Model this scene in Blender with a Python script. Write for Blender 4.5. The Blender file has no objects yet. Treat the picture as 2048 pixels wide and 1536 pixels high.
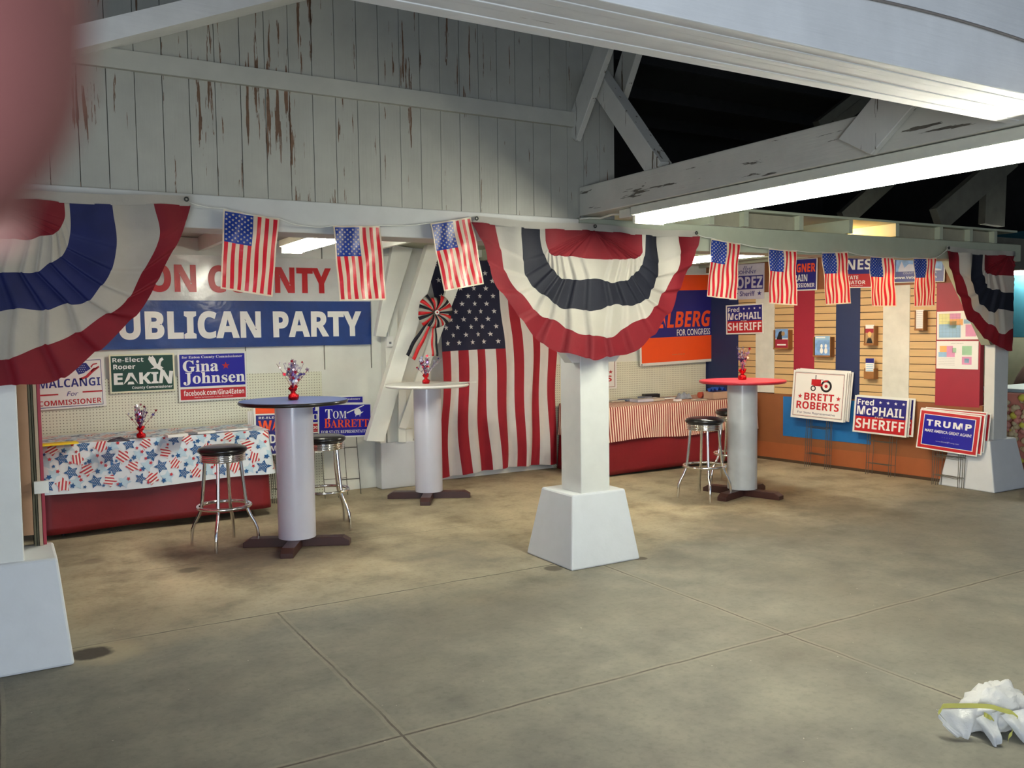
import bpy, bmesh, math, random
from mathutils import Vector, Matrix
PI = math.pi
SC = bpy.context.scene
COL = SC.collection
rnd = random.Random(11)

# ------------------------------------------------------------------ camera
FPX = 1748.0
YAW, PITCH, ROLL = math.radians(30.4), math.radians(3.48), math.radians(-0.77)
CAM = Vector((0, 0, 1.55))
_F = Vector((math.sin(YAW)*math.cos(PITCH), math.cos(YAW)*math.cos(PITCH), -math.sin(PITCH)))
_r0 = Vector((math.cos(YAW), -math.sin(YAW), 0)); _u0 = _r0.cross(_F)
_R = _r0*math.cos(ROLL) + _u0*math.sin(ROLL); _U = -_r0*math.sin(ROLL) + _u0*math.cos(ROLL)
cd = bpy.data.cameras.new('camera'); cam = bpy.data.objects.new('camera', cd); COL.objects.link(cam)
m = Matrix((_R, _U, -_F)).transposed().to_4x4(); m.translation = CAM; cam.matrix_world = m
cd.sensor_width = 36; cd.lens = FPX/2048*36; cd.clip_start = 0.004; cd.clip_end = 100
cd.dof.use_dof = True; cd.dof.focus_distance = 5.5; cd.dof.aperture_fstop = 17
SC.camera = cam

def ray(x, y): return _F + _R*((x-1024)/FPX) - _U*((y-768)/FPX)
def onp(x, y, p, n):
    d = ray(x, y); return CAM + d*((Vector(p)-CAM).dot(n)/d.dot(n))
def G(x, y, z=0.0): return onp(x, y, (0, 0, z), Vector((0, 0, 1)))
def PY(x, y, Y): return onp(x, y, (0, Y, 0), Vector((0, 1, 0)))
def PX(x, y, X): return onp(x, y, (X, 0, 0), Vector((1, 0, 0)))
# display wall on the right: slightly skewed from the post row
WP = Vector((7.755, 7.374, 0)); WD = Vector((8.0-7.755, 5.243-7.374, 0)).normalized(); WN = Vector((WD.y, -WD.x, 0))
if WN.x > 0: WN = -WN
def PW(x, y, off=0.0): return onp(x, y, WP+WN*off, WN)

# ------------------------------------------------------------------ materials
def lin(c):
    c /= 255.0
    return c/12.92 if c <= 0.04045 else ((c+0.055)/1.055)**2.4
def RGB(r, g, b): return (lin(r), lin(g), lin(b), 1)
MATS = {}
def nt(name):
    m = bpy.data.materials.new(name); m.use_nodes = True
    n = m.node_tree; bs = n.nodes['Principled BSDF']; MATS[name] = m
    return m, n, bs
def tc(n, scale=(1, 1, 1), kind='Object'):
    t = n.nodes.new('ShaderNodeTexCoord'); mp = n.nodes.new('ShaderNodeMapping')
    mp.inputs['Scale'].default_value = scale; n.links.new(t.outputs[kind], mp.inputs[0]); return mp.outputs[0]
def noise(n, vec, sc, det=4, rough=.55):
    t = n.nodes.new('ShaderNodeTexNoise'); t.inputs['Scale'].default_value = sc; t.inputs['Detail'].default_value = det
    t.inputs['Roughness'].default_value = rough; n.links.new(vec, t.inputs['Vector']); return t.outputs['Fac']
def ramp(n, fac, stops):
    r = n.nodes.new('ShaderNodeValToRGB'); e = r.color_ramp.elements
    while len(e) < len(stops): e.new(.5)
    for k, (p, c) in enumerate(stops): e[k].position = p; e[k].color = c if isinstance(c, tuple) else (c, c, c, 1)
    n.links.new(fac, r.inputs[0]); return r.outputs[0]
def mixc(n, fac, a, b, mode='MIX'):
    x = n.nodes.new('ShaderNodeMix'); x.data_type = 'RGBA'; x.blend_type = mode
    for i, v in ((0, fac), (6, a), (7, b)):
        if hasattr(v, 'is_linked') or hasattr(v, 'node'): n.links.new(v, x.inputs[i])
        else: x.inputs[i].default_value = v
    return x.outputs[2]
def mth(n, op, a, b=0.0, c=0.0):
    x = n.nodes.new('ShaderNodeMath'); x.operation = op
    for i, v in enumerate((a, b, c)):
        if hasattr(v, 'node'): n.links.new(v, x.inputs[i])
        else: x.inputs[i].default_value = v
    return x.outputs[0]
def bump(n, bs, h, strength=.3, dist=.01):
    b = n.nodes.new('ShaderNodeBump'); b.inputs['Strength'].default_value = strength; b.inputs['Distance'].default_value = dist
    n.links.new(h, b.inputs['Height']); n.links.new(b.outputs[0], bs.inputs['Normal'])
def mat(name, col, rough=.5, metal=0, var=.08, vs=8, bs_=0, bd=.003, bscale=40, trans=0, coat=0, stretch=(1, 1, 1)):
    if name in MATS: return MATS[name]
    m, n, b = nt(name)
    v = tc(n, stretch); f = noise(n, v, vs)
    lo = tuple(c*(1-var) for c in col[:3])+(1,); hi = tuple(min(1, c*(1+var)) for c in col[:3])+(1,)
    cc = ramp(n, f, [(.3, lo), (.7, hi)]); n.links.new(cc, b.inputs['Base Color'])
    b.inputs['Roughness'].default_value = rough; b.inputs['Metallic'].default_value = metal
    if coat: b.inputs['Coat Weight'].default_value = coat; b.inputs['Coat Roughness'].default_value = .12
    if bs_: bump(n, b, noise(n, v, bscale), bs_, bd)
    if trans:
        t = n.nodes.new('ShaderNodeBsdfTranslucent'); n.links.new(cc, t.inputs[0])
        mx = n.nodes.new('ShaderNodeMixShader'); mx.inputs[0].default_value = trans
        n.links.new(b.outputs[0], mx.inputs[1]); n.links.new(t.outputs[0], mx.inputs[2])
        n.links.new(mx.outputs[0], n.nodes['Material Output'].inputs[0])
    return m
def emit(name, col, s):
    m, n, b = nt(name); b.inputs['Base Color'].default_value = (.9, .9, .9, 1)
    b.inputs['Emission Color'].default_value = col; b.inputs['Emission Strength'].default_value = s
    return m
def painted(name, col, bare, axis='Z', amt=.66, seam=None, rough=.55, low=(.5, .6)):
    """old paint flaking off timber; axis = grain direction"""
    m, n, b = nt(name)
    st = {'X': (1.3, 22, 22), 'Y': (22, 1.3, 22), 'Z': (22, 22, 1.3)}[axis]
    v = tc(n, st); v0 = tc(n)
    f = noise(n, v, 1.6, 5, .6)
    patch = noise(n, v0, 1.1, 2, .5)
    pm = ramp(n, patch, [(low[0], 0.0), (low[1], 1.0)])
    fm = mth(n, 'ADD', f, mth(n, 'MULTIPLY', pm, .075))
    fl = mth(n, 'GREATER_THAN', fm, amt)
    tone = ramp(n, noise(n, v0, 5, 5), [(.3, tuple(c*.86 for c in col[:3])+(1,)), (.7, col)])
    barec = ramp(n, noise(n, v0, 14, 3), [(.3, tuple(c*.5 for c in bare[:3])+(1,)), (.7, bare)])
    cc = mixc(n, fl, tone, barec); n.links.new(cc, b.inputs['Base Color'])
    b.inputs['Roughness'].default_value = rough
    h = mth(n, 'SUBTRACT', noise(n, v, 3.0, 4), fl); bump(n, b, h, .35, .004)
    return m
def voro_holes(name, col, hole, pitch=.0254, r=.0042):
    m, n, b = nt(name)
    t = n.nodes.new('ShaderNodeTexCoord'); s = n.nodes.new('ShaderNodeSeparateXYZ'); n.links.new(t.outputs['Object'], s.inputs[0])
    def cell(o): return mth(n, 'SUBTRACT', mth(n, 'FRACT', mth(n, 'DIVIDE', o, pitch)), .5)
    a, c = cell(s.outputs[0]), cell(s.outputs[2])
    d = mth(n, 'ADD', mth(n, 'MULTIPLY', a, a), mth(n, 'MULTIPLY', c, c))
    inside = mth(n, 'LESS_THAN', d, (r/pitch)**2)
    n.links.new(mixc(n, inside, col, hole), b.inputs['Base Color']); b.inputs['Roughness'].default_value = .5
    return m

WHITE = mat('white_paint', RGB(208, 210, 206), .45, var=.04, bs_=.15, bscale=25)
WALLW = mat('white_wall_paint', RGB(228, 230, 222), .5, var=.03, bs_=.1)
CONC = mat('painted_concrete', RGB(200, 205, 210), .6, var=.03, bs_=.25, bscale=30)
BOARDS = painted('peeling_boards', RGB(164, 163, 152), RGB(112, 82, 58), 'Z', .665, low=(.46, .60))
TIMB_Y = painted('peeling_timber_y', RGB(196, 194, 182), RGB(104, 98, 86), 'Y', .655, low=(.42, .6))
TIMB_X = painted('peeling_timber_x', RGB(236, 236, 234), RGB(150, 145, 138), 'X', .76)
TIMB_Z = painted('peeling_timber_z', RGB(196, 195, 186), RGB(104, 92, 76), 'Z', .66)
HEADER = mat('header_paint', RGB(186, 187, 182), .55, var=.05, bs_=.1)
HEADG = mat('header_paint_right', RGB(164, 170, 150), .55, var=.06, bs_=.1)
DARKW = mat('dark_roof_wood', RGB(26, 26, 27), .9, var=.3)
BRASSY = mat('bare_board', RGB(160, 132, 98), .7, var=.15, stretch=(1, 1, .1), vs=20)
CHROME = mat('chrome', (.82, .82, .80, 1), .09, 1, var=.02)
VINYL = mat('black_vinyl', RGB(22, 22, 24), .28, coat=.3)
STEEL = mat('galvanised_wire', RGB(92, 90, 82), .45, .6)
BROWNL = mat('dark_brown_laminate', RGB(66, 38, 34), .4, var=.1)
NAVY = mat('print_navy', RGB(34, 34, 120), .35, var=.02)
NAVYD = mat('print_dark_navy', RGB(28, 44, 100), .3, var=.06)
ROYAL = mat('print_royal_blue', RGB(28, 26, 150), .3, var=.02)
PRED = mat('print_red', RGB(186, 30, 38), .35, var=.03)
PORG = mat('print_orange', RGB(240, 84, 30), .35, var=.02)
PWHT = mat('print_white', RGB(236, 236, 232), .35, var=.01)
PGRN = mat('print_dark_green', RGB(22, 66, 50), .3, var=.15)
PBLK = mat('print_black', RGB(24, 24, 26), .4)
PGRY = mat('print_grey', RGB(120, 122, 130), .4)
PLAV = mat('print_lavender', RGB(192, 192, 206), .35)
PCREAM = mat('print_cream', RGB(228, 226, 196), .4)
CARDW = mat('corrugated_white', RGB(226, 228, 222), .5, var=.03)
PTAN = mat('print_tan', RGB(170, 140, 100), .5)
SKYB = mat('print_sky_blue', RGB(120, 160, 210), .4, var=.25, vs=20)
MAPY = mat('print_pale_yellow', RGB(226, 226, 160), .5); MAPP = mat('print_pink', RGB(220, 150, 190), .5)
MAPG = mat('print_pale_green', RGB(160, 205, 170), .5); MAPO = mat('print_peach', RGB(240, 180, 110), .5)
MAPB = mat('print_pale_blue', RGB(150, 190, 220), .5)
# cloth
CR = mat('cloth_red', RGB(124, 18, 32), .75, var=.06, bs_=.3, bscale=14, bd=.01, trans=.28)
CW = mat('cloth_white', RGB(188, 184, 174), .75, var=.03, bs_=.3, bscale=14, bd=.01, trans=.3)
CN = mat('cloth_navy', RGB(18, 21, 36), .75, var=.08, bs_=.3, bscale=14, bd=.01, trans=.15)
CBL = mat('cloth_blue', RGB(20, 28, 84), .7, var=.2, vs=5, bs_=.3, bscale=14, bd=.01, trans=.2)
FR = mat('flag_cotton_red', RGB(158, 24, 42), .8, var=.05, bs_=.2, bscale=9, bd=.01, trans=.1)
FW = mat('flag_cotton_white', RGB(222, 218, 216), .8, var=.03, bs_=.25, bscale=9, bd=.01, trans=.1)
FN = mat('flag_cotton_navy', RGB(24, 26, 54), .8, var=.05, bs_=.2, bscale=9, bd=.01)
LR = mat('plastic_flag_red', RGB(214, 40, 56), .3, var=.04, bs_=.35, bscale=30, bd=.006, trans=.45)
LW = mat('plastic_flag_white', RGB(232, 216, 192), .3, var=.03, bs_=.35, bscale=30, bd=.006, trans=.45)
LB = mat('plastic_flag_blue', RGB(30, 60, 150), .3, var=.08, bs_=.35, bscale=30, bd=.006, trans=.35)
SKIRT = mat('red_plastic_skirt', RGB(122, 24, 32), .45, var=.08, vs=3, bs_=.35, bscale=4, bd=.02)
TCW = mat('tablecloth_ground', RGB(222, 232, 240), .35, var=.03, bs_=.15, bscale=10)
TCL = mat('tablecloth_pale_blue', RGB(186, 214, 230), .35)
TCB = mat('tablecloth_blue', RGB(28, 88, 146), .35, var=.1)
TCR = mat('tablecloth_red', RGB(190, 44, 54), .35)
STR = mat('stripe_red', RGB(140, 42, 38), .8, var=.1); STW = mat('stripe_cream', RGB(236, 214, 192), .8, var=.04)
FOIL = mat('red_foil', RGB(200, 16, 28), .18, .75, bs_=.8, bscale=60, bd=.01)
PURP = mat('metallic_purple', RGB(90, 70, 150), .25, .7); SILV = mat('metallic_silver', RGB(220, 215, 230), .2, .8); REDM = mat('metallic_red', RGB(190, 30, 60), .25, .7)
TUBE = emit('fluorescent_tube', (1, .975, .83, 1), 32)
BULB = emit('warm_bulb', (1, .50, .13, 1), 420)
LAMPW = mat('lamp_housing_white', RGB(206, 206, 190), .5)
TEAL = mat('teal_board', RGB(18, 74, 92), .6, var=.1)
SKIN = mat('skin', RGB(150, 92, 88), .9, var=.05)  # skin tone darkened in place of the shade a held phone would cast
NAIL = mat('nail', RGB(220, 170, 160), .3)

# ------------------------------------------------------------------ mesh builder
class MB:
    def __init__(s): s.v = []; s.f = []; s.m = []; s.sm = []
    def add(s, vs, fs, mi=0, smooth=False):
        o = len(s.v); s.v += [Vector(p) for p in vs]
        for f in fs: s.f.append([i+o for i in f]); s.m.append(mi); s.sm.append(smooth)
        return s
    def box(s, lo, hi, mi=0):
        x0, y0, z0 = lo; x1, y1, z1 = hi
        return s.add([(x0, y0, z0), (x1, y0, z0), (x1, y1, z0), (x0, y1, z0), (x0, y0, z1), (x1, y0, z1), (x1, y1, z1), (x0, y1, z1)],
                     [(0, 3, 2, 1), (4, 5, 6, 7), (0, 1, 5, 4), (1, 2, 6, 5), (2, 3, 7, 6), (3, 0, 4, 7)], mi)
    def obox(s, c, ax, ay, az, mi=0):
        """box from centre and three half-axis vectors"""
        c = Vector(c); P = []
        for k in (-1, 1):
            for (i, j) in ((-1, -1), (1, -1), (1, 1), (-1, 1)): P.append(c+ax*i+ay*j+az*k)
        return s.add(P, [(0, 3, 2, 1), (4, 5, 6, 7), (0, 1, 5, 4), (1, 2, 6, 5), (2, 3, 7, 6), (3, 0, 4, 7)], mi)
    def prism(s, pts, ext, mi=0):
        n = len(pts); P = [Vector(p) for p in pts]; Q = [p+Vector(ext) for p in P]
        return s.add(P+Q, [tuple(range(n))[::-1], tuple(range(n, 2*n))]+[(i, (i+1) % n, n+(i+1) % n, n+i) for i in range(n)], mi)
    def lathe(s, prof, c=(0, 0, 0), n=32, mi=0, smooth=True):
        c = Vector(c); V = []; Fc = []
        for (r, z) in prof:
            for k in range(n):
                a = 2*PI*k/n; V.append(c+Vector((r*math.cos(a), r*math.sin(a), z)))
        for j in range(len(prof)-1):
            for k in range(n):
                Fc.append((j*n+k, j*n+(k+1) % n, (j+1)*n+(k+1) % n, (j+1)*n+k))
        s.add(V, Fc, mi, smooth)
        s.add(V[:n], [tuple(range(n))[::-1]], mi); s.add(V[-n:], [tuple(range(n))], mi)
        return s
    def tube(s, path, r, n=10, mi=0, closed=False):
        P = [Vector(p) for p in path]; N = len(P); V = []; Fc = []; up = None
        for i in range(N):
            if closed: t = (P[(i+1) % N]-P[i-1])
            else: t = P[min(i+1, N-1)]-P[max(i-1, 0)]
            t.normalize()
            if up is None: up = Vector((0, 0, 1)) if abs(t.z) < .9 else Vector((1, 0, 0))
            a = t.cross(up).normalized(); up = a.cross(t).normalized()
            rr = r[i] if isinstance(r, (list, tuple)) else r
            for k in range(n):
                q = 2*PI*k/n; V.append(P[i]+(a*math.cos(q)+up*math.sin(q))*rr)
        for i in range(N if closed else N-1):
            j = (i+1) % N
            for k in range(n): Fc.append((i*n+k, i*n+(k+1) % n, j*n+(k+1) % n, j*n+k))
        s.add(V, Fc, mi, True)
        if not closed: s.add(V[:n], [tuple(range(n))], mi); s.add(V[-n:], [tuple(range(n))[::-1]], mi)
        return s
    def grid(s, fn, us, vs, mf=0, smooth=True):
        nu, nv = len(us), len(vs)
        V = [fn(u, v) for v in vs for u in us]; o = len(s.v); s.v += [Vector(p) for p in V]
        for j in range(nv-1):
            for i in range(nu-1):
                s.f.append([o+j*nu+i, o+j*nu+i+1, o+(j+1)*nu+i+1, o+(j+1)*nu+i])
                s.m.append(mf((us[i]+us[i+1])/2, (vs[j]+vs[j+1])/2) if callable(mf) else mf); s.sm.append(smooth)
        return s
    def build(s, name, mats, parent=None, loc=None, bevel=0, recalc=True, solid=0):
        if not isinstance(mats, (list, tuple)): mats = [mats]
        if loc is None and parent is None:
            xs = [p.x for p in s.v]; ys = [p.y for p in s.v]; zs = [p.z for p in s.v]
            loc = Vector(((min(xs)+max(xs))/2, (min(ys)+max(ys))/2, min(zs)))
        off = Vector(loc) if loc is not None else Vector((0, 0, 0))
        me = bpy.data.meshes.new(name)
        me.from_pydata([tuple(p-off) for p in s.v], [], s.f)
        for k in mats: me.materials.append(k)
        me.polygons.foreach_set('material_index', s.m); me.polygons.foreach_set('use_smooth', s.sm)
        if recalc:
            bm = bmesh.new(); bm.from_mesh(me); bmesh.ops.recalc_face_normals(bm, faces=bm.faces); bm.to_mesh(me); bm.free()
        me.update()
        o = bpy.data.objects.new(name, me); COL.objects.link(o)
        if parent is not None: o.parent = parent
        if loc is not None: o.location = off
        if bevel:
            b = o.modifiers.new('bevel', 'BEVEL'); b.width = bevel; b.segments = 2; b.limit_method = 'ANGLE'; b.angle_limit = math.radians(40)
        if solid:
            b = o.modifiers.new('solid', 'SOLIDIFY'); b.thickness = solid; b.offset = 0
        return o
def ls(a, b, n): return [a+(b-a)*k/(n-1) for k in range(n)]
def tag(o, label, cat, group=None):
    o['label'] = label; o['category'] = cat
    if group: o['group'] = group
    return o
def struct(o): o['kind'] = 'structure'; return o
def thing(name, label, cat, loc=(0, 0, 0), rz=0, group=None):
    o = bpy.data.objects.new(name, None); COL.objects.link(o); o.location = loc; o.rotation_euler = (0, 0, rz); o.empty_display_size = .1
    return tag(o, label, cat, group)
def dup(root, label, loc=None, rz=None, group=None, mtx=None):
    r = root.copy(); COL.objects.link(r); r['label'] = label
    if group: r['group'] = group
    if loc is not None: r.location = loc
    if rz is not None: r.rotation_euler = (0, 0, rz)
    if mtx is not None: r.matrix_world = mtx
    for ch in list(root.children):
        c = ch.copy(); COL.objects.link(c); c.parent = r
        for g in list(ch.children):
            d = g.copy(); COL.objects.link(d); d.parent = c
    return r

# ------------------------------------------------------------------ flat artwork (lettering, stars, shapes), laid on a surface by a function
_txt = {}
def text2d(body, off=0.0, shear=0.0, sp=1.0):
    if off > .015 and all(ord(ch) < 128 for ch in body): body = boldsans(body); off = max(0, (off-.03)*.5)
    k = (body, off, shear, sp)
    if k in _txt: return _txt[k]
    c = bpy.data.curves.new('t', 'FONT'); c.body = body; c.offset = off; c.shear = shear; c.resolution_u = 4; c.space_character = sp
    o = bpy.data.objects.new('t', c); COL.objects.link(o); bpy.context.view_layer.update()
    me = bpy.data.meshes.new_from_object(o.evaluated_get(bpy.context.evaluated_depsgraph_get()))
    V = [(v.co.x, v.co.y) for v in me.vertices]; Fc = [tuple(p.vertices) for p in me.polygons]
    bpy.data.objects.remove(o); bpy.data.curves.remove(c); bpy.data.meshes.remove(me)
    xs = [p[0] for p in V]; ys = [p[1] for p in V]
    _txt[k] = (V, Fc, min(xs), max(xs), min(ys), max(ys)); return _txt[k]
def star2d(cx, cy, r, rot=PI/2, inner=.40, n=5):
    return [(cx+(r if k % 2 == 0 else r*inner)*math.cos(rot+k*PI/n), cy+(r if k % 2 == 0 else r*inner)*math.sin(rot+k*PI/n)) for k in range(2*n)]
def boldserif(s):
    out = ''
    for ch in s:
        if 'A' <= ch <= 'Z': out += chr(0x1D400+ord(ch)-65)
        elif 'a' <= ch <= 'z': out += chr(0x1D41A+ord(ch)-97)
        else: out += ch
    return out
def boldsans(s):
    out = ''
    for ch in s:
        if 'A' <= ch <= 'Z': out += chr(0x1D5D4+ord(ch)-65)
        elif 'a' <= ch <= 'z': out += chr(0x1D5EE+ord(ch)-97)
        elif '0' <= ch <= '9': out += chr(0x1D7EC+ord(ch)-48)
        else: out += ch
    return out
def script(s):
    out = ''
    for ch in s:
        if 'A' <= ch <= 'Z': out += chr(0x1D4D0+ord(ch)-65)
        elif 'a' <= ch <= 'z': out += chr(0x1D4EA+ord(ch)-97)
        else: out += ch
    return out
class Art:
    """coordinates: x 0..1 from left, y 0..1 from TOP (as read off a sign)"""
    def __init__(s): s.p = []; s.mats = []
    def mi(s, m):
        if m not in s.mats: s.mats.append(m)
        return s.mats.index(m)
    def poly(s, pts, m, layer=1): s.p.append(([tuple(q) for q in pts], None, s.mi(m), layer)); return s
    def rect(s, x0, y0, x1, y1, m, layer=1): return s.poly([(x0, y0), (x1, y0), (x1, y1), (x0, y1)], m, layer)
    def frame(s, x0, y0, x1, y1, wx, wy, m, layer=1):
        s.rect(x0, y0, x1, y0+wy, m, layer); s.rect(x0, y1-wy, x1, y1, m, layer)
        s.rect(x0, y0+wy, x0+wx, y1-wy, m, layer); return s.rect(x1-wx, y0+wy, x1, y1-wy, m, layer)
    def ell(s, cx, cy, rx, ry, m, layer=1, n=24): return s.poly([(cx+rx*math.cos(2*PI*k/n), cy+ry*math.sin(2*PI*k/n)) for k in range(n)], m, layer)
    def star(s, cx, cy, r, asp, m, layer=1, rot=PI/2):
        P = star2d(0, 0, r, rot); P = [(cx+x, cy-y*asp) for x, y in P]
        for k in range(0, 10, 2): s.poly([P[k-1], P[k], P[k+1], (cx, cy)], m, layer)
        return s
    def text(s, body, x0, y0, x1, y1, m, layer=2, off=0.0, shear=0.0, sp=1.0, rise=0.0):
        V, Fc, a, b, c, d = text2d(body, off, shear, sp)
        Q = [(x0+(x-a)/(b-a)*(x1-x0), y1+(y-c)/(d-c)*(y0-y1)+rise*(x-a)/(b-a)) for x, y in V]
        s.p.append((Q, Fc, s.mi(m), layer)); return s
    def lay(s, mb, fn, base=0):
        for pts, fc, mi, layer in s.p:
            V = [fn(x, y, layer) for x, y in pts]
            mb.add(V, fc if fc else [tuple(range(len(V)))], base+mi)
def frame_of(quad):
    """best rectangle through four 3D corners TL TR BR BL"""
    tl, tr, br, bl = quad; c = (tl+tr+br+bl)/4
    u = ((tr-tl)+(br-bl))/2; v = ((tl-bl)+(tr-br))/2
    w, h = u.length, v.length; u = u.normalized(); n = u.cross(v).normalized(); v = n.cross(u).normalized()
    if n.dot(CAM-c) < 0: n = -n
    return c, u, v, n, w, h
def panel(mb, c, u, v, n, w, h, art, bg, t=.004, gap=.0007):
    """board with artwork on its front; returns material list"""
    mb.obox(c-n*(t/2), u*(w/2), v*(h/2), n*(t/2), 0)
    art.lay(mb, lambda x, y, L: c+u*((x-.5)*w)+v*((.5-y)*h)+n*(gap*L), 1)
    return [bg]+art.mats
def sign(name, label, cat, fr, art, bg=CARDW, group=None, t=.004):
    mb = MB(); c, u, v, n, w, h = fr; ms = panel(mb, c, u, v, n, w, h, art, bg, t)
    return tag(mb.build(name, ms, recalc=False, loc=c-v*(h/2)), label, cat, group)

# ================================================================== SETTING
def joint_floor():
    m, n, b = nt('worn_concrete')
    t = n.nodes.new('ShaderNodeTexCoord'); s = n.nodes.new('ShaderNodeSeparateXYZ'); n.links.new(t.outputs['Object'], s.inputs[0])
    ob = t.outputs['Object']; X, Y = s.outputs[0], s.outputs[1]
    n1 = noise(n, ob, .55, 4, .6); n2 = noise(n, ob, 2.6, 6, .65); n3 = noise(n, ob, 30, 5, .6)
    a = ramp(n, n2, [(.3, RGB(92, 92, 86)), (.52, RGB(114, 113, 104)), (.75, RGB(130, 127, 116))])
    tan = ramp(n, n2, [(.3, RGB(128, 118, 96)), (.5, RGB(170, 158, 132)), (.75, RGB(186, 174, 148))])
    # dusty slab behind the post row
    back = mth(n, 'ADD', Y, mth(n, 'MULTIPLY', mth(n, 'SUBTRACT', n1, .5), 2.2))
    bm_ = ramp(n, mth(n, 'DIVIDE', back, 10), [(.44, 0.0), (.56, 1.0)])
    c = mixc(n, bm_, a, tan)
    c = mixc(n, mth(n, 'MULTIPLY', ramp(n, n1, [(.45, 0.0), (.62, 1.0)]), .5), c, RGB(92, 88, 78))
    c = mixc(n, mth(n, 'MULTIPLY', ramp(n, n3, [(.35, 1.0), (.5, 0.0)]), .18), c, RGB(60, 58, 52))
    specks = ramp(n, noise(n, ob, 42, 2, .5), [(.76, 0.0), (.79, 1.0)])
    c = mixc(n, mth(n, 'MULTIPLY', specks, .6), c, RGB(214, 210, 196))
    wob = mth(n, 'MULTIPLY', mth(n, 'SUBTRACT', noise(n, ob, 3.5, 4), .5), .03)
    Xw, Yw = mth(n, 'ADD', X, wob), mth(n, 'ADD', Y, wob)
    J = None; D = None
    def acc(cur, v): return v if cur is None else mth(n, 'MAXIMUM', cur, v)
    for y0, x0, x1 in ((3.05, -9, 12), (4.80, -9, 3.12), (6.15, .5, 3.6), (1.3, -9, 12)):
        w = .006 if y0 != 6.15 else .003
        rng = mth(n, 'MULTIPLY', mth(n, 'GREATER_THAN', X, x0), mth(n, 'LESS_THAN', X, x1))
        J = acc(J, mth(n, 'MULTIPLY', mth(n, 'COMPARE', Yw, y0, w), rng)); D = acc(D, mth(n, 'MULTIPLY', mth(n, 'COMPARE', Yw, y0,   .022), rng))
    for x0, y0, y1 in ((1.28, 0, 4.8), (3.38, -2, 4.6), (-.06, 0, 4.5), (5.6, -2, 3.05), (3.36, 5.15, 8.2)):
        rng = mth(n, 'MULTIPLY', mth(n, 'GREATER_THAN', Y, y0), mth(n, 'LESS_THAN', Y, y1))
        if y1 < 8: J = acc(J, mth(n, 'MULTIPLY', mth(n, 'COMPARE', Xw, x0, .005), rng))
        D = acc(D, mth(n, 'MULTIPLY', mth(n, 'COMPARE', Xw, x0,   .022), rng))
    c = mixc(n, mth(n, 'MULTIPLY', D, .14), c, RGB(160, 154, 134))
    jn = mth(n, 'MULTIPLY', J, ramp(n, n2, [(.35, .35), (.6, .95)]))
    c = mixc(n, jn, c, RGB(52, 46, 38))
    # small stains, wide darker patches and the broken spots beside the post footings
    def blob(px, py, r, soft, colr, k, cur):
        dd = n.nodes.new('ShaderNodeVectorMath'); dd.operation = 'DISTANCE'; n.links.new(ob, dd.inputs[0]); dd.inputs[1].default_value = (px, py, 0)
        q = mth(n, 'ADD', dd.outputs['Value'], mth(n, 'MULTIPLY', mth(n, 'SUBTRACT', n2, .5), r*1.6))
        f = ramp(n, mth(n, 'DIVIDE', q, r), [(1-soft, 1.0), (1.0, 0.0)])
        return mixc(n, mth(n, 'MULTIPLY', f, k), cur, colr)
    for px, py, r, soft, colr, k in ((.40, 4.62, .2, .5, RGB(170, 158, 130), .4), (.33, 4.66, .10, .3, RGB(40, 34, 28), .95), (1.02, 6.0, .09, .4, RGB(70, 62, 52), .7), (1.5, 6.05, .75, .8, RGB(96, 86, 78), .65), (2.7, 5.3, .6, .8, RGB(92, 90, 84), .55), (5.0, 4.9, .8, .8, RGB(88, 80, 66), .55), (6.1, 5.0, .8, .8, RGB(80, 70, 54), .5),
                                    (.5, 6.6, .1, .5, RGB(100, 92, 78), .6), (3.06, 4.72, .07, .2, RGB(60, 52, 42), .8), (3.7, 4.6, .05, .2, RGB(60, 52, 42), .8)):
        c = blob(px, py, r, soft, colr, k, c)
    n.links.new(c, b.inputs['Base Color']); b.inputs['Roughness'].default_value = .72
    h = mth(n, 'SUBTRACT', mth(n, 'MULTIPLY', n3, .4), J); bump(n, b, h, .35, .01)
    return m
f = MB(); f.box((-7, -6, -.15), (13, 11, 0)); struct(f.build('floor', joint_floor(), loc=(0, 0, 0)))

# rear wall of the stall
w = MB(); w.box((-.3, 8.22, 0), (7.9, 8.34, 2.42))
for x in (1.97, 2.72, 3.20, 4.6, 6.2): w.box((x-.004, 8.212, 1.2), (x+.004, 8.22, 2.42), 1)  # grey strips along the panel seams
struct(w.build('wall_back', [WALLW, mat('panel_seam', RGB(120, 120, 112), .7)]))
PEG = voro_holes('pegboard', RGB(224, 226, 206), RGB(120, 116, 100))
tag(MB().box((.22, 8.195, .0), (2.68, 8.22, 1.185)).build('pegboard', PEG), 'cream pegboard along the back wall behind the star-print table', 'pegboard')
tag(MB().box((5.34, 8.195, .0), (7.62, 8.22, 1.17)).build('pegboard', PEG), 'cream pegboard along the back wall behind the red striped table', 'pegboard')

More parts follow.
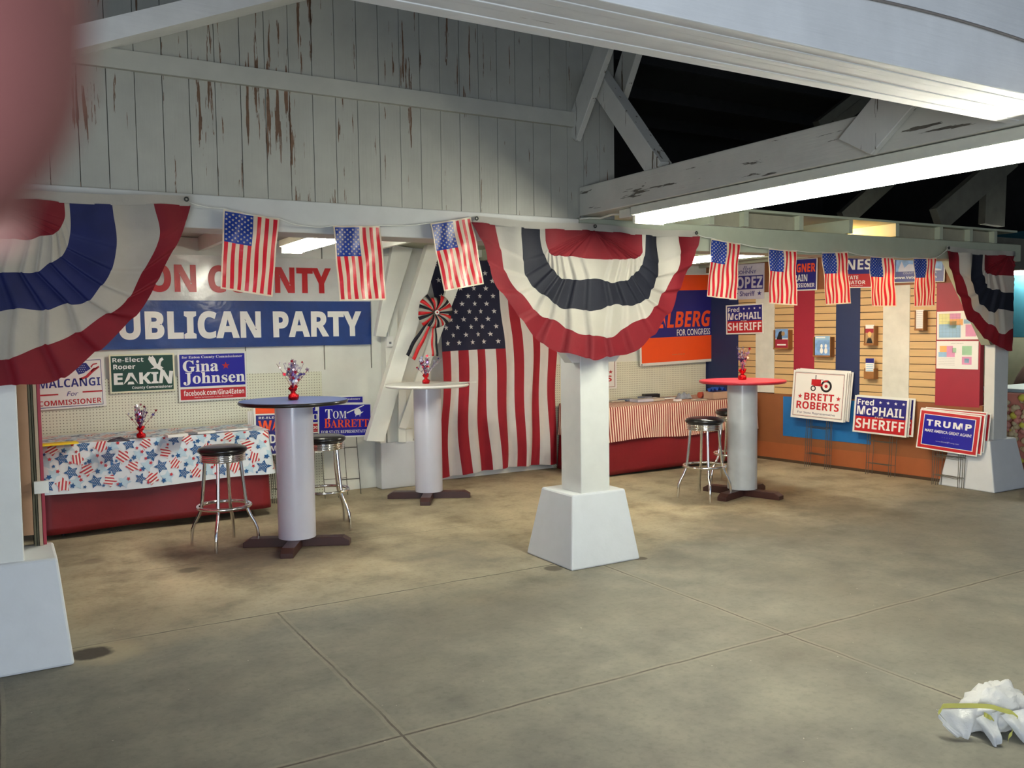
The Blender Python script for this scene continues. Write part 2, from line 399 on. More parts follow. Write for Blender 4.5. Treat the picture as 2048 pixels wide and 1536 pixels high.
# display wall on the right
def wallpt(s_, z, off=0.0): return WP+WD*s_+WN*off+Vector((0, 0, z))
def wsof(x, y): p = PW(x, y); return (p-WP).dot(WD)
edges = [(1429, 700), (1478, 700), (1513, 700), (1550, 700), (1589, 700), (1630, 700), (1673, 700), (1721, 700), (1767, 700), (1820, 700), (1873, 700), (1962, 700)]
sE = [wsof(*e) for e in edges]; sE[0] = -.85
cols = ['n', 't', 'w', 't', 'r', 't', 'n', 't', 'w', 't', 'r']
WNAVY = mat('painted_navy', RGB(30, 44, 86), .55, var=.04); WRED = mat('painted_maroon', RGB(152, 30, 52), .5, var=.04)
WWH = mat('painted_white_panel', RGB(214, 214, 204), .5); SLAT = mat('slatwall_maple', RGB(206, 172, 122), .5, var=.06, stretch=(1, 1, 12), vs=3)
GROOVE = mat('slat_groove', RGB(70, 52, 34), .8); WBR = mat('painted_brown', RGB(136, 82, 46), .6, var=.05); WBR2 = mat('rust_brown_band', RGB(156, 86, 46), .6, var=.05)  # lower wall band is lighter and more orange than the brown above
WBLU = mat('painted_blue_block', RGB(22, 104, 168), .5)
ww = MB(); zb = .03
def wbox(s0, s1, z0, z1, t, mi): ww.obox(wallpt((s0+s1)/2, (z0+z1)/2, t/2-.03), WD*((s1-s0)/2), WN*(t/2+.03), Vector((0, 0, (z1-z0)/2)), mi)
S0, S1 = -.95, sE[-1]+.03
zlow = .78; zmid = .21; ztop = 1.96
wbox(S0, S1, zb, zmid, .012, 5); wbox(S0, S1, zmid, zlow, .012, 4); wbox(S0, S1, ztop, 2.40, .008, 4)
for k, cc in enumerate(cols):
    a, b_ = sE[k], sE[k+1]
    if cc == 't':
        ztp = ztop; wbox(a, b_, zlow, ztp, .002, 3); z = zlow+.004
        while z < ztp-.01:
            wbox(a, b_, z, min(z+.068, ztp), .012, 2); z += .0762
    elif cc == 'w': wbox(a, b_, zlow+.01, ztop, .016, 1)
    elif cc == 'r': wbox(a, b_, zlow-.02, ztop, .014, 6)
    else: wbox(a, b_, zlow-.01, ztop, .015, 0)
sb0, sb1 = wsof(1568, 840), wsof(1743, 860); wbox(sb0, sb1, .30, .755, .018, 7)
ww.obox(wallpt((S0+S1)/2, .015, .0), WD*((S1-S0)/2), WN*.02, Vector((0, 0, .015)), 3)
struct(ww.build('wall_right', [WNAVY, WWH, SLAT, GROOVE, WBR, WBR2, WRED, WBLU]))

# thin wall at the left of the stall, seen edge-on beside the left post
lw = MB()
lw.prism([(.172, 4.98, .5), (.215, 8.2, .5), (.2, 8.2, .5), (.157, 4.98, .5)], (0, 0, 1.75), 0)
struct(lw.build('wall_left', [WRED]))
lb = MB(); lb.box((.07, 4.96, .56), (.115, 5.02, 2.1), 0); lb.box((.118, 4.97, .47), (.127, 5.3, 2.1), 1); lb.box((.13, 4.975, .47), (.137, 5.3, 2.1), 1); lb.box((.14, 4.96, .47), (.1545, 5.3, 2.1), 2)
tag(lb.build('board_edges', [mat('tan_board', RGB(176, 140, 112), .7), mat('grey_board_edge', RGB(104, 102, 84), .8), mat('beige_board_edge', RGB(168, 150, 128), .7)]), 'tan and grey board edges stacked behind the left post', 'boards')
tag(MB().box((.125, 4.93, .77), (.19, 4.957, .83)).build('clip', WHITE), 'small white plastic clip gripping the board edges by the left post', 'clip')

# outer shell (roof, far walls; the shed is open behind the photographer)
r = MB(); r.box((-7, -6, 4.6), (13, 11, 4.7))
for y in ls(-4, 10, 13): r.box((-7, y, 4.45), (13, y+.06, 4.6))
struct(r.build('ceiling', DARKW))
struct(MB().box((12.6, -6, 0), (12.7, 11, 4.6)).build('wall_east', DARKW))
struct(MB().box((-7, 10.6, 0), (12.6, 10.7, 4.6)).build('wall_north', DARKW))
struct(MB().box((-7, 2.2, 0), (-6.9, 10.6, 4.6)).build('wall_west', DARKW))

# gable boards above the header
gb = MB(); x = -1.42; k = 0
while x < 3.57:
    wd = .1265; j = rnd.uniform(-.0015, .0015)
    x1 = min(x+wd-.003, 3.578)
    gb.box((x, 4.72+j, 2.268), (x1+.0016, 4.745+j, 4.6)); x += .1285; k += 1
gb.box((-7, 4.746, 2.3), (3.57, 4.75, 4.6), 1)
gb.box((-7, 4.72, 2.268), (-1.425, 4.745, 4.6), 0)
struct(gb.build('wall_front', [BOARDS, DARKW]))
struct(MB().box((-2, 4.69, 2.848), (3.25, 4.72, 2.94)).build('trim_1', mat('rail_paint', RGB(170, 169, 158), .55, var=.06, bs_=.1)))
# sloping timber fixed across the boards, upper left
a0, a1 = Vector((-.1, 4.72, 2.68)), Vector((2.6, 4.72, 3.795))
d = (a1-a0).normalized(); nn = Vector((-d.z, 0, d.x))
tb = MB(); tb.prism([a0, a1, a1+nn*.1, a0+nn*.1], (0, -.16, 0)); struct(tb.build('trim_2', TIMB_X))

# ---- beams, posts
def beam(name, label, lo, hi, m, bev=.006): return tag(MB().box(lo, hi).build(name, m, bevel=bev), label, 'beam')
beam('header_beam', 'white painted header beam under the peeling boards, left of the centre post', (-2, 4.69, 2.095), (3.27, 4.93, 2.267), HEADER)
hb = MB(); hb.prism([(3.275, 4.69, 2.275), (8.3, 4.69, 2.29), (8.3, 4.69, 2.135), (3.275, 4.69, 2.085)], (0, .2, 0))
tag(hb.build('header_beam', HEADG, bevel=.005), 'pale green-white header beam running from the centre post to the right post', 'beam')
bb = MB()
for k, (ya, yb, zz) in enumerate(((1.655, 1.70, 2.3005), (1.70, 1.735, 2.2992), (1.735, 1.79, 2.3012), (1.79, 1.82, 2.2995), (1.82, 1.875, 2.3015), (1.875, 1.925, 2.3))): bb.box((-3, ya, zz), (7.5, yb, 2.78))
tag(bb.build('ceiling_beam', TIMB_X, bevel=.003), 'big white timber beam crossing the upper right, nearest the camera', 'beam')
cb = MB(); cb.box((3.29, .2, 2.287), (3.47, 4.715, 2.472))
tag(cb.build('truss_chord', TIMB_Y, bevel=.006), 'weathered white truss timber running above the long fluorescent lamp', 'beam')
def strut(label, p0, p1, wv, th, m=TIMB_Z):
    """plank between two points, width vector wv (in plane) and thickness vector th"""
    p0, p1, wv, th = map(Vector, (p0, p1, wv, th))
    return tag(MB().prism([p0-wv/2, p1-wv/2, p1+wv/2, p0+wv/2], th).build('strut', m, bevel=.004), label, 'strut')
wy = Vector((0, .10, .075))
strut('thin plank strut rising from the rail end at the corner of the peeling boards', (3.24, 4.74, 2.80), (3.24, 4.22, 3.50), (0, .13, .09), (.04, 0, 0))
strut('peeling strut sloping from the board corner down onto the truss timber', (3.30, 4.60, 3.17), (3.30, 3.97, 2.46), (0, .10, -.08), (.09, 0, 0))
strut('second plank strut behind the board corner against the dark attic', (3.60, 4.80, 2.98), (3.60, 4.36, 3.70), (0, .13, .09), (.05, 0, 0))
strut('wide plank nailed across the truss timber at the upper right', (3.25, 2.57, 2.33), (3.25, 1.97, 2.82), (0, .17, .10), (.035, 0, 0))
# joist ends on the right header
JX = [4.13, 4.30, 4.80, 5.36, 5.90, 6.46, 7.11, 7.63, 7.95]
for k, x in enumerate([PY(p, 440, 4.72).x for p in (1420, 1489, 1599, 1698, 1791, 1879, 1939, 1988)]):
    mb = MB(); mb.box((x-.022, 4.70, 2.292), (x+.022, 8.2, 2.40))
    tag(mb.build('ceiling_joist', HEADG), ['joist end above the header at the near end of the lamp', 'joist end closing the first grey bay above the header', 'joist end left of the glowing orange gap above the header', 'joist end between the two orange gaps above the header', 'joist end right of the dimmer orange gap above the header', 'joist end between the grey blocks above the header', 'joist end above the left tip of the right bunting', 'last joist end by the right post'][k], 'joist')
for (p0, p1) in ((1425, 1484), (1494, 1594), (1796, 1874), (1884, 1934), (1944, 1984)):
    xa, xb = PY(p0, 440, 4.74).x, PY(p1, 440, 4.74).x
    struct(MB().box((xa, 4.75, 2.292), (xb, 4.78, 2.395)).build('trim_3', mat('block_paint', RGB(150, 146, 126), .6, var=.1)))
# stall ceiling and its joists (left part)
struct(MB().box((-.2, 4.95, 2.425), (8.25, 8.34, 2.45)).build('ceiling_stall', [mat('grey_ceiling', RGB(176, 174, 164), .6, var=.06)]))  # one even grey over the whole stall ceiling
struct(MB().box((3.3, 4.70, 2.402), (8.25, 8.3, 2.42)).build('ceiling_boards', [HEADG]))
for k, x in enumerate((.25, .95, 1.6, 2.35, 3.0)):
    tag(MB().box((x-.02, 4.93, 2.30), (x+.02, 8.2, 2.424)).build('ceiling_joist', WALLW), 'white ceiling joist over the left half of the stall', 'joist', 'white joists over the left half of the stall')
# dark timbers deep in the roof space on the right
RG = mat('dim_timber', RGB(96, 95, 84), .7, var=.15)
def pbar(label, a, b_, Y, w, t=.08):
    p0, p1 = PY(*a, Y), PY(*b_, Y); dd = (p1-p0).normalized(); q = Vector((-dd.z, 0, dd.x))*w
    return tag(MB().prism([p0-q/2, p1-q/2, p1+q/2, p0+q/2], (0, t, 0)).build('roof_timber', RG), label, 'beam')
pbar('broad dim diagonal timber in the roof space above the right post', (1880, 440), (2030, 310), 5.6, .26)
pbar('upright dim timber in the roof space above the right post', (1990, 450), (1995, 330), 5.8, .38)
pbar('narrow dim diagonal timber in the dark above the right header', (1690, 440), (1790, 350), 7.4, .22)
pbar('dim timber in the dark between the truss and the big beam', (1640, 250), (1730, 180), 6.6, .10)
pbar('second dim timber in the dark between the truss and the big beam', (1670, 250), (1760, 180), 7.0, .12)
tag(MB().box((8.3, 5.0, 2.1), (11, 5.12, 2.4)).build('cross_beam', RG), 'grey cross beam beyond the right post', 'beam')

def footing(mb, x0, x1, y0, y1, h=.47, it=.08):
    mb.add([(x0, y0, 0), (x1, y0, 0), (x1, y1, 0), (x0, y1, 0), (x0+it, y0+it+.02, h), (x1-it*.6, y0+it+.02, h), (x1-it*.6, y1-it, h), (x0+it, y1-it, h)],
           [(0, 3, 2, 1), (4, 5, 6, 7), (0, 1, 5, 4), (1, 2, 6, 5), (2, 3, 7, 6), (3, 0, 4, 7)])
def support(label, cx, w0=.56, post=.235, y0=4.59, h=.47, pd=.235):
    t = thing('support_post', label, 'post', (cx, y0+.28, 0))
    b_ = MB(); footing(b_, -w0/2, w0/2, -.28, .28, h); b_.build('footing', CONC, t, bevel=.012)
    p = MB(); p.box((-post/2, -.16, h-.02), (post/2, -.16+pd, 2.09)); p.build('post', WHITE, t, bevel=.006)
    return t
pc = support('white square post on a flared concrete footing in the centre', 3.40)
PC2 = MB()
for sgn, lab in ((-1, 'l'), (1, 'r')):
    k = MB(); x0 = sgn*.1185
    k.prism([(x0, -.158, 1.335), (x0+sgn*.06, -.158, 1.335), (x0+sgn*.56, -.158, 1.92), (x0+sgn*.56, -.158, 2.09), (x0+sgn*.36, -.158, 2.09), (x0, -.158, 1.62)], (0, .09, 0))
    k.build('knee_brace', WHITE, pc, bevel=.004)
support('white square post on a large flared concrete footing at the left edge', -.03, .56, .19, 4.55, .50)
pr = support('greenish white post on a flared footing at the right edge', 8.11, .56, .22, 4.62, .47, .10)
k = MB(); k.prism([(-.11, -.15, 1.36), (-.17, -.15, 1.36), (-.80, -.15, 2.13), (-.62, -.15, 2.13), (-.11, -.15, 1.56)], (0, .09, 0)); k.build('knee_brace', HEADG, pr)
# rear post with its plinth and braces
t = thing('support_post', 'white rear post on a low block between the star table and the large flag', 'post', (3.4, 8.1, 0))
MB().box((-.19, -.06, 0), (.25, .10, .46)).build('plinth', CONC, t, bevel=.01)
MB().box((-.10, -.02, .46), (.03, .10, 2.3)).build('post', WALLW, t)
MB().box((-.19, -.05, .46), (-.13, .09, .56)).build('plinth_block', WALLW, t); MB().box((.04, -.05, .46), (.16, .09, .58)).build('plinth_block', WALLW, t)
def pixplank(label, tl, tr, bl, br, Y, t_):
    q = [PY(*p, Y) for p in (tl, tr, br, bl)]
    return tag(MB().prism(q, (0, t_, 0)).build('brace', WALLW, bevel=.004), label, 'brace')
pixplank('bright white diagonal brace leaning beside the rosette', (858, 482), (886, 482), (733, 882), (768, 884), 7.84, .09)
pixplank('shorter white diagonal brace hanging from the ceiling left of the bright one', (786, 490), (826, 496), (752, 672), (772, 674), 8.02, .08)
pixplank('grey white brace running down in front of the large flag edge', (905, 545), (925, 555), (798, 855), (813, 858), 8.0, .04)
pixplank('slim white upright strip behind the white bar table', (797, 760), (812, 760), (797, 885), (812, 885), 8.02, .03)

# ================================================================== LAMPS
def lamp(label, x, y0, y1, z, w=.16, ntube=2, hz=.05):
    t = thing('fluorescent_lamp', label, 'lamp', (x, (y0+y1)/2, z))
    L = (y1-y0)/2
    MB().box((-w*.62, -L, .028), (w*.62, L, .028+hz)).build('housing', LAMPW, t, bevel=.004)
    for k in range(ntube):
        xx = (k-(ntube-1)/2)*w*.62
        MB().tube([(xx, -L+.03, 0), (xx, L-.03, 0)], .019, 12).build('tube_light', TUBE, t)
    for s_ in (-1, 1): MB().box((-w*.5, s_*L-.012, -.02), (w*.5, s_*L+.012, .03)).build('end_socket', LAMPW, t)
lamp('long twin-tube fluorescent lamp hanging under the truss timber, right', 3.44, 1.50, 4.20, 2.205, .22)
lamp('fluorescent lamp above the banner, seen beside the second small flag', 2.02, 5.62, 6.84, 2.20)
lamp('fluorescent lamp above the orange and blue sign, beside the fourth small flag', 5.82, 5.3, 6.5, 2.20)
lamp('distant fluorescent lamp against the teal partition at the right edge', 11.3, 5.0, 6.66, 2.20)
bx = PY(1640, 440, 5.3); t = thing('light_bulb', 'warm bulb glowing in the joist gap above the right header', 'lamp', (bx.x, 5.3, 2.345))
MB().lathe([(.001, -.035), (.018, -.03), (.026, -.012), (.024, .008), (.012, .028)], n=16).build('glass', BULB, t); MB().lathe([(.014, .028), (.014, .05)], n=12).build('socket', LAMPW, t)

# ================================================================== RIGHT NEIGHBOUR STALL
def blob0(c_, rx, ry, rz_):
    mb = MB(); mb.grid(lambda a, b_: Vector((c_[0]+rx*math.cos(a)*math.cos(b_)**.5, c_[1]+ry*math.sin(a)*math.cos(b_)**.5, c_[2]+rz_*math.sin(b_)*(1+.06*math.sin(a*5)))), ls(0, 2*PI, 30), ls(0, PI/2*.999, 10)); return mb
tag(MB().box((11.5, 3.0, 1.38), (11.56, 10, 2.75)).build('partition', TEAL), 'teal partition of the neighbouring stall at the right edge', 'partition')
tag(MB().box((11.5, 3.0, 0), (11.56, 10, 1.375)).build('partition', mat('grey_partition', RGB(128, 132, 116), .7)), 'grey lower partition of the neighbouring stall at the right edge', 'partition')
c0 = MB(); c0.box((9.02, 4.4, 0), (10.2, 5.7, .84)); tag(c0.build('counter', mat('pink_counter_cloth', RGB(206, 140, 128), .7), bevel=.02), 'pink covered counter beyond the right post', 'counter')
tag(MB().box((9.1, 4.5, .842), (10.1, 5.6, .875)).build('tray', mat('pale_blue_top', RGB(150, 176, 184), .5)), 'pale blue tray lying on the pink counter', 'tray')
tag(blob0((10.9, 5.6, .0), .45, .7, 1.12).build('covered_heap', mat('brown_cloth', RGB(74, 48, 40), .9)), 'dark brown covered heap behind the pink counter', 'heap')
fb = MB()
for k in range(260):
    p = Vector((rnd.uniform(8.95, 9.0), rnd.uniform(4.5, 5.6), rnd.uniform(.06, .80))); rr = rnd.uniform(.022, .045)
    fb.lathe([(.001, -rr), (rr*.8, -rr*.5), (rr, 0), (rr*.8, rr*.5), (.001, rr)], p, 7, rnd.choice((0, 0, 0, 1, 2)))
o = fb.build('paper_flowers', [mat('paper_cream', RGB(208, 196, 160), .8), mat('paper_yellow', RGB(214, 212, 90), .8), mat('paper_pink', RGB(210, 150, 140), .8)]); tag(o, 'cream and yellow crumpled paper flowers covering the pink counter side', 'decoration'); o['kind'] = 'stuff'

# ================================================================== BAR TABLES
def bar_table(label, cx, cy, top_m, edge_m, rz, tube_m, hub=.135, R=.39, H=1.07):
    t = thing('bar_table', label, 'table', (cx, cy, 0), rz)
    m_ = MB(); m_.lathe([(.001, H-.028), (R-.012, H-.028), (R, H-.02), (R, H-.008), (R-.006, H-.001)], n=64, mi=1); m_.lathe([(R-.006, H-.001), (.001, H)], n=64, mi=0); m_.build('tabletop', [top_m, edge_m], t)
    MB().lathe([(hub, .066), (hub, H-.0285)], n=48).build('column', tube_m, t)
    def arm(x0, x1, flip):
        L = [(x0, 0), (x1, 0), (x1, .035), (x1-.05*(1 if x1 > 0 else -1), .064), (x0+(.05 if x0 < -.2 else 0), .064), (x0, .035 if x0 < -.2 else .064)]
        if x1 < x0: pass
        pts = [(a, -.045, b_) for a, b_ in L] if not flip else [(.045, a, b_) for a, b_ in L]
        return MB().prism(pts, (0, .09, 0) if not flip else (-.09, 0, 0))
    arm(-.385, .385, False).build('base_beam', BROWNL, t, bevel=.003)
    m2 = MB(); m2.prism([(.045, -.046, 0), (.045, -.385, 0), (.045, -.385, .035), (.045, -.335, .064), (.045, -.046, .064)], (-.09, 0, 0)); m2.build('base_beam', BROWNL, t, bevel=.003)
    m2 = MB(); m2.prism([(.045, .046, 0), (.045, .385, 0), (.045, .385, .035), (.045, .335, .064), (.045, .046, .064)], (-.09, 0, 0)); m2.build('base_beam', BROWNL, t, bevel=.003)
    return t
TUBW = mat('white_tube_plastic', RGB(206, 208, 222), .3, var=.02, coat=.4)
def ang(a, b_): p, q = G(*a), G(*b_); return math.atan2(q.y-p.y, q.x-p.x)
TB = Vector((1.835, 6.27)); TW_ = Vector((3.425, 7.40)); TR_ = Vector((5.90, 5.86))
bar_table('bar table with a blue top and black edge on a white column', TB.x, TB.y, mat('blue_laminate', RGB(52, 66, 112), .35, var=.03), VINYL, ang((498, 1090), (697, 1085)), TUBW)
bar_table('bar table with a white top in front of the large flag', TW_.x, TW_.y, PWHT, PWHT, ang((780, 999), (931, 997)), TUBW, .128)
bar_table('bar table with a red top on a grey white column', TR_.x, TR_.y, mat('red_laminate', RGB(176, 54, 68), .35, var=.03), mat('red_edge', RGB(180, 40, 56), .4), ang((1412, 985), (1561, 1004)), mat('grey_tube_plastic', RGB(190, 194, 196), .35, coat=.3), .135)
pp = MB()
for k, (x, y, rz) in enumerate(((.18, -.1, -.5), (.22, -.12, -.62), (.30, -.16, -.5))):
    ca, sa = math.cos(rz), math.sin(rz); pp.obox((TW_.x+x, TW_.y+y, 1.0725+k*.003), Vector((ca, sa, 0))*.12, Vector((-sa, ca, 0))*.05, Vector((0, 0, .001)))
tag(pp.build('loose_papers', PWHT), 'a few white sheets overhanging the right edge of the white bar table', 'paper')

# ================================================================== STOOLS
def make_stool(label, cx, cy, rz):
    t = thing('bar_stool', label, 'stool', (cx, cy, 0), rz, 'chrome bar stools')
    MB().lathe([(.001, .693), (.155, .693), (.17, .703), (.174, .717), (.165, .733), (.13, .744), (.06, .749), (.001, .75)], n=40).build('seat', VINYL, t)
    prof = [(.145, .633)]
    for k in range(4): z = .636+k*.014; prof += [(.152, z), (.160, z+.003), (.160, z+.009), (.152, z+.012)]
    prof += [(.15, .6925)]
    MB().lathe(prof, n=40).build('chrome_band', CHROME, t)
    n = 40; MB().tube([(.185*math.cos(2*PI*k/n), .185*math.sin(2*PI*k/n), .305) for k in range(n)], .0125, 10, closed=True).build('footrest_ring', CHROME, t)
    for k in range(4):
        a = PI/4+k*PI/2; c_, s_ = math.cos(a), math.sin(a)
        path = [(r_*c_, r_*s_, z) for r_, z in ((.128, .638), (.14, .5), (.155, .36), (.161, .31), (.168, .275), (.19, .225), (.215, .18), (.232, .135), (.238, .085), (.240, .012))]
        MB().tube(path, .0125, 10).build('leg', CHROME, t); 
    return t
s1 = make_stool('chrome stool with black seat in front of the star-print table', 1.375, 6.52, math.radians(18))
dup(s1, 'chrome stool with black seat half hidden behind the blue bar table column', (2.20, 6.72, 0), math.radians(-12))
dup(s1, 'chrome stool with black seat standing left of the red bar table', (5.49, 5.92, 0), math.radians(14))
dup(s1, 'chrome stool with black seat mostly hidden behind the red bar table column', (6.26, 6.34, 0), math.radians(30))

# ================================================================== CLOTH-COVERED TABLES
def perim(x0, x1, y0, y1):
    """path around left side, front, right side; returns function s->(pt, outward normal), and length"""
    segs = [((x0, y1), (x0, y0)), ((x0, y0), (x1, y0)), ((x1, y0), (x1, y1))]; L = [math.dist(*q) for q in segs]; r_ = .05
    def fn(s_):
        for i, ((a, b_), l) in enumerate(zip(segs, L)):
            if s_ <= l or i == 2:
                t_ = s_/l; p = Vector((a[0]+(b_[0]-a[0])*t_, a[1]+(b_[1]-a[1])*t_))
                nrm = [Vector((-1, 0)), Vector((0, -1)), Vector((1, 0))][i]
                # soften the corners
                nb = None
                if i < 2 and l-s_ < r_: nb = ([Vector((-1, 0)), Vector((0, -1)), Vector((1, 0))][i+1], .5*(1-(l-s_)/r_))
                if i > 0 and s_ < r_: nb = ([Vector((-1, 0)), Vector((0, -1)), Vector((1, 0))][i-1], .5*(1-s_/r_))
                if nb: nrm = (nrm*(1-nb[1])+nb[0]*nb[1]).normalized(); p -= nrm*(.018*nb[1]*2)
                return p, nrm
            s_ -= l
    return fn, sum(L), L
def drape(pf, ztop, zbot, off, amp, seed, freq=9, hemw=0.012, nl=None, flare=.03):
    q = random.Random(seed); ph = [q.uniform(0, 6.28) for _ in range(6)]
    def fn(s_, v, lift=0.0):
        p, nrm = pf(s_); e = v**1.4
        wv = math.sin(s_*freq+ph[0])*.5+math.sin(s_*freq*1.73+ph[1]+v*.8)*.3+math.sin(s_*freq*.43+ph[2])*.4
        o_ = off+lift+e*(flare+amp*wv)+.006*min(1, v*8)
        hem = hemw*math.sin(s_*freq*.6+ph[3])
        z = ztop+(zbot+hem-ztop)*v - (.006 if v > 0 else 0)*0
        return Vector((p.x+nrm.x*o_, p.y+nrm.y*o_, z+lift*.3))
    return fn
def table_under(label, x0, x1, y0, y1, h):
    t = thing('folding_table', label, 'table', ((x0+x1)/2, (y0+y1)/2, 0)); X, Y = (x1-x0)/2, (y1-y0)/2
    MB().box((-X+.01, -Y+.01, h-.03), (X-.01, Y-.01, h)).build('tabletop', PTAN, t)
    for i in (-1, 1):
        for j in (-1, 1): MB().tube([(i*(X-.12), j*(Y-.1), 0), (i*(X-.12), j*(Y-.1), h-.03)], .014, 8).build('leg', mat('dark_metal', RGB(50, 46, 50), .5, .6), t)
table_under('folding table hidden under the star-print cloth', .26, 1.93, 7.50, 8.12, .725)
table_under('folding table hidden under the red striped cloth', 5.42, 7.64, 7.44, 8.12, .725)
US = lambda L, n: ls(0, L, n)
def skirt(label, x0, x1, y0, y1, zb_, seed):
    pf, L, ll = perim(x0, x1, y0, y1); fn = drape(pf, .728, zb_, .004, .022, seed, 3.2, .012, flare=.03)
    m_ = MB(); m_.grid(lambda a, b_: fn(a, b_), US(L, 190), ls(0, 1, 14)); m_.grid(lambda a, b_: Vector((a, b_, .729)), ls(x0, x1, 4), ls(y0, y1, 4))
    return tag(m_.build('table_skirt', SKIRT, solid=.001), label, 'tablecloth')
skirt('dark red plastic cloth hanging to the floor under the star-print cloth', .24, 1.95, 7.48, 8.13, .055, 3)
skirt('dark red plastic cloth hanging to the floor under the striped cloth', 5.40, 7.675, 7.39, 8.13, .02, 8)
# star-print cloth
x0, x1, y0, y1 = .232, 1.958, 7.472, 8.135
pf, L, ll = perim(x0, x1, y0, y1); zt = .733
fn = drape(pf, zt, .355, .012, .014, 5, 6.5, .010, flare=.045)
sc_ = MB(); sc_.grid(lambda a, b_: fn(a, b_), US(L, 200), ls(0, 1, 12), 0); sc_.grid(lambda a, b_: Vector((a, b_, zt)), ls(x0-.012, x1+.012, 3), ls(y0-.012, y1, 3), 0)
drop = .378; TM = [TCW, TCL, TCB, TCR, PWHT]
def put2(poly, mi, mapf, lift): sc_.add([mapf(x, y, lift) for x, y in poly], [tuple(range(len(poly)))], mi)
def starfan(cx, cy, r, rot, mi, mapf, lift):
    P = star2d(cx, cy, r, rot, .52)
    for k in range(0, 10, 2): put2([P[k-1], P[k], P[k+1], (cx, cy)], mi, mapf, lift)
def clipstar(cx, cy, r, rot, mapf):
    bm = bmesh.new(); vs = [bm.verts.new((p[0], p[1], 0)) for p in star2d(cx, cy, r, rot, .6)]; c_ = bm.verts.new((cx, cy, 0))
    for k in range(10): bm.faces.new((vs[k-1], vs[k], c_))
    th = rot*.5+.35; nv = Vector((math.sin(th), math.cos(th), 0)); pitch = r/5
    for k in range(-5, 6):
        bmesh.ops.bisect_plane(bm, geom=list(bm.verts)+list(bm.edges)+list(bm.faces), plane_co=Vector((cx, cy, 0))+nv*(pitch*(k+.0)), plane_no=nv, dist=1e-6)
    for f_ in bm.faces:
        c2 = f_.calc_center_median()-Vector((cx, cy, 0)); band = math.floor(c2.dot(nv)/pitch)
        put2([(v.co.x, v.co.y) for v in f_.verts], 3 if band % 2 else 4, mapf, .0035)
    bm.free()
def frontmap(s_, d_, lift): return fn(min(max(s_, 0.001), L-.001), min(max(d_/drop, 0), 1), lift)
def topmap(x, y, lift): return Vector((min(max(x, x0-.01), x1+.01), min(max(y, y0-.01), y1-.01), zt+lift*.35))
def scatter(mapf, a0, a1, b0, b1, seed):
    q = random.Random(seed); sp = .108; ny = max(1, int((b1-b0)/sp+.6)); nx = int((a1-a0)/sp)
    for j in range(ny+1):
        for i in range(nx+1):
            cx = a0+(i+.5*(j % 2))*sp+q.uniform(-.012, .012); cy = b0+.03+j*sp*.86+q.uniform(-.012, .012)
            if cx < a0 or cx > a1 or cy > b1: continue
            kind = (i+2*j) % 3; rot = q.uniform(0, 6.28)
            if kind == 0:
                r_ = q.uniform(.045, .06); starfan(cx, cy, r_, rot, 2, mapf, .0035)
                for a in range(-3, 4):
                    for b_ in range(-3, 4):
                        dx, dy = (a+.5*(b_ % 2))*.0125, b_*.011
                        if math.hypot(dx, dy) < r_*.62: put2([(cx+dx+.0028*math.cos(k*PI/3), cy+dy+.0028*math.sin(k*PI/3)) for k in range(6)], 4, mapf, .0055)
            elif kind == 1: clipstar(cx, cy, q.uniform(.052, .064), rot, mapf)
            else:
                starfan(cx, cy, q.uniform(.045, .06), rot, 1, mapf, .0022)
                starfan(cx+.03, cy-.02, .016, q.uniform(0, 6), 3, mapf, .0045); starfan(cx-.03, cy+.02, .022, q.uniform(0, 6), 2, mapf, .0045)
            if q.random() < .6: starfan(cx+.055, cy+.035, .014, q.uniform(0, 6), q.choice((2, 3)), mapf, .0045)
scatter(frontmap, 0.0, L, 0.0, drop, 4); scatter(topmap, x0, x1, y0, y1, 9)
tag(sc_.build('star_tablecloth', TM, recalc=False), 'white tablecloth printed with blue dotted stars and red striped stars', 'tablecloth')
# striped cloth
x0, x1, y0, y1 = 5.392, 7.665, 7.382, 8.135
pf, L, ll = perim(x0, x1, y0, y1); fs = drape(pf, zt, .375, .012, .016, 12, 9, .012, flare=.03)
N = int(L/.0155); us = ls(0, L, N*2+1); ts = MB()
ts.grid(lambda a, b_: fs(a+.006*math.sin(a*13+b_*3)*b_, b_), us, ls(0, 1, 10), lambda u, v: int(u/L*N) % 2)
NT = int((x1-x0+.024)/.0155)
ts.grid(lambda a, b_: Vector((a, b_, zt+.0015*math.sin(a*60+b_*9))), ls(x0-.012, x1+.012, NT+1), ls(y0-.012, y1, 12), lambda u, v: int((u-x0+.012)/(x1-x0+.024)*NT) % 2)
tag(ts.build('striped_tablecloth', [STR, STW], recalc=False), 'red and cream vertically striped tablecloth on the right table', 'tablecloth')

# ---------------- things on the tables
def flatbox(name, label, cat, px, py, z, w, d_, h, rz, ms, group=None, art=None, bev=.001):
    p = G(px, py, z); mb = MB(); c_, s_ = math.cos(rz), math.sin(rz); u, v = Vector((c_, s_, 0)), Vector((-s_, c_, 0))
    mb.obox(p+Vector((0, 0, h/2)), u*(w/2), v*(d_/2), Vector((0, 0, h/2)), 0)
    mm = [ms]
    if art:
        art.lay(mb, lambda x, y, Ly: p+u*((x-.5)*w)+v*((.5-y)*d_)+Vector((0, 0, h+.0006*Ly)), 1); mm += art.mats
    return tag(mb.build(name, mm, recalc=False), label, cat, group)
def coverart(c1, c2, seed):
    q = random.Random(seed); a = Art(); a.rect(.05, .05, .95, .35, c1); a.rect(.1, .45, .6, .8, c2)
    for k in range(3): a.rect(.65, .48+k*.12, .92, .53+k*.12, PGRY)
    return a
ZT = .7385
YEL = mat('yellow_paper', RGB(240, 214, 40), .6); DGR = mat('dark_grey_cloth', RGB(62, 60, 74), .8, bs_=.6, bscale=30, bd=.01)
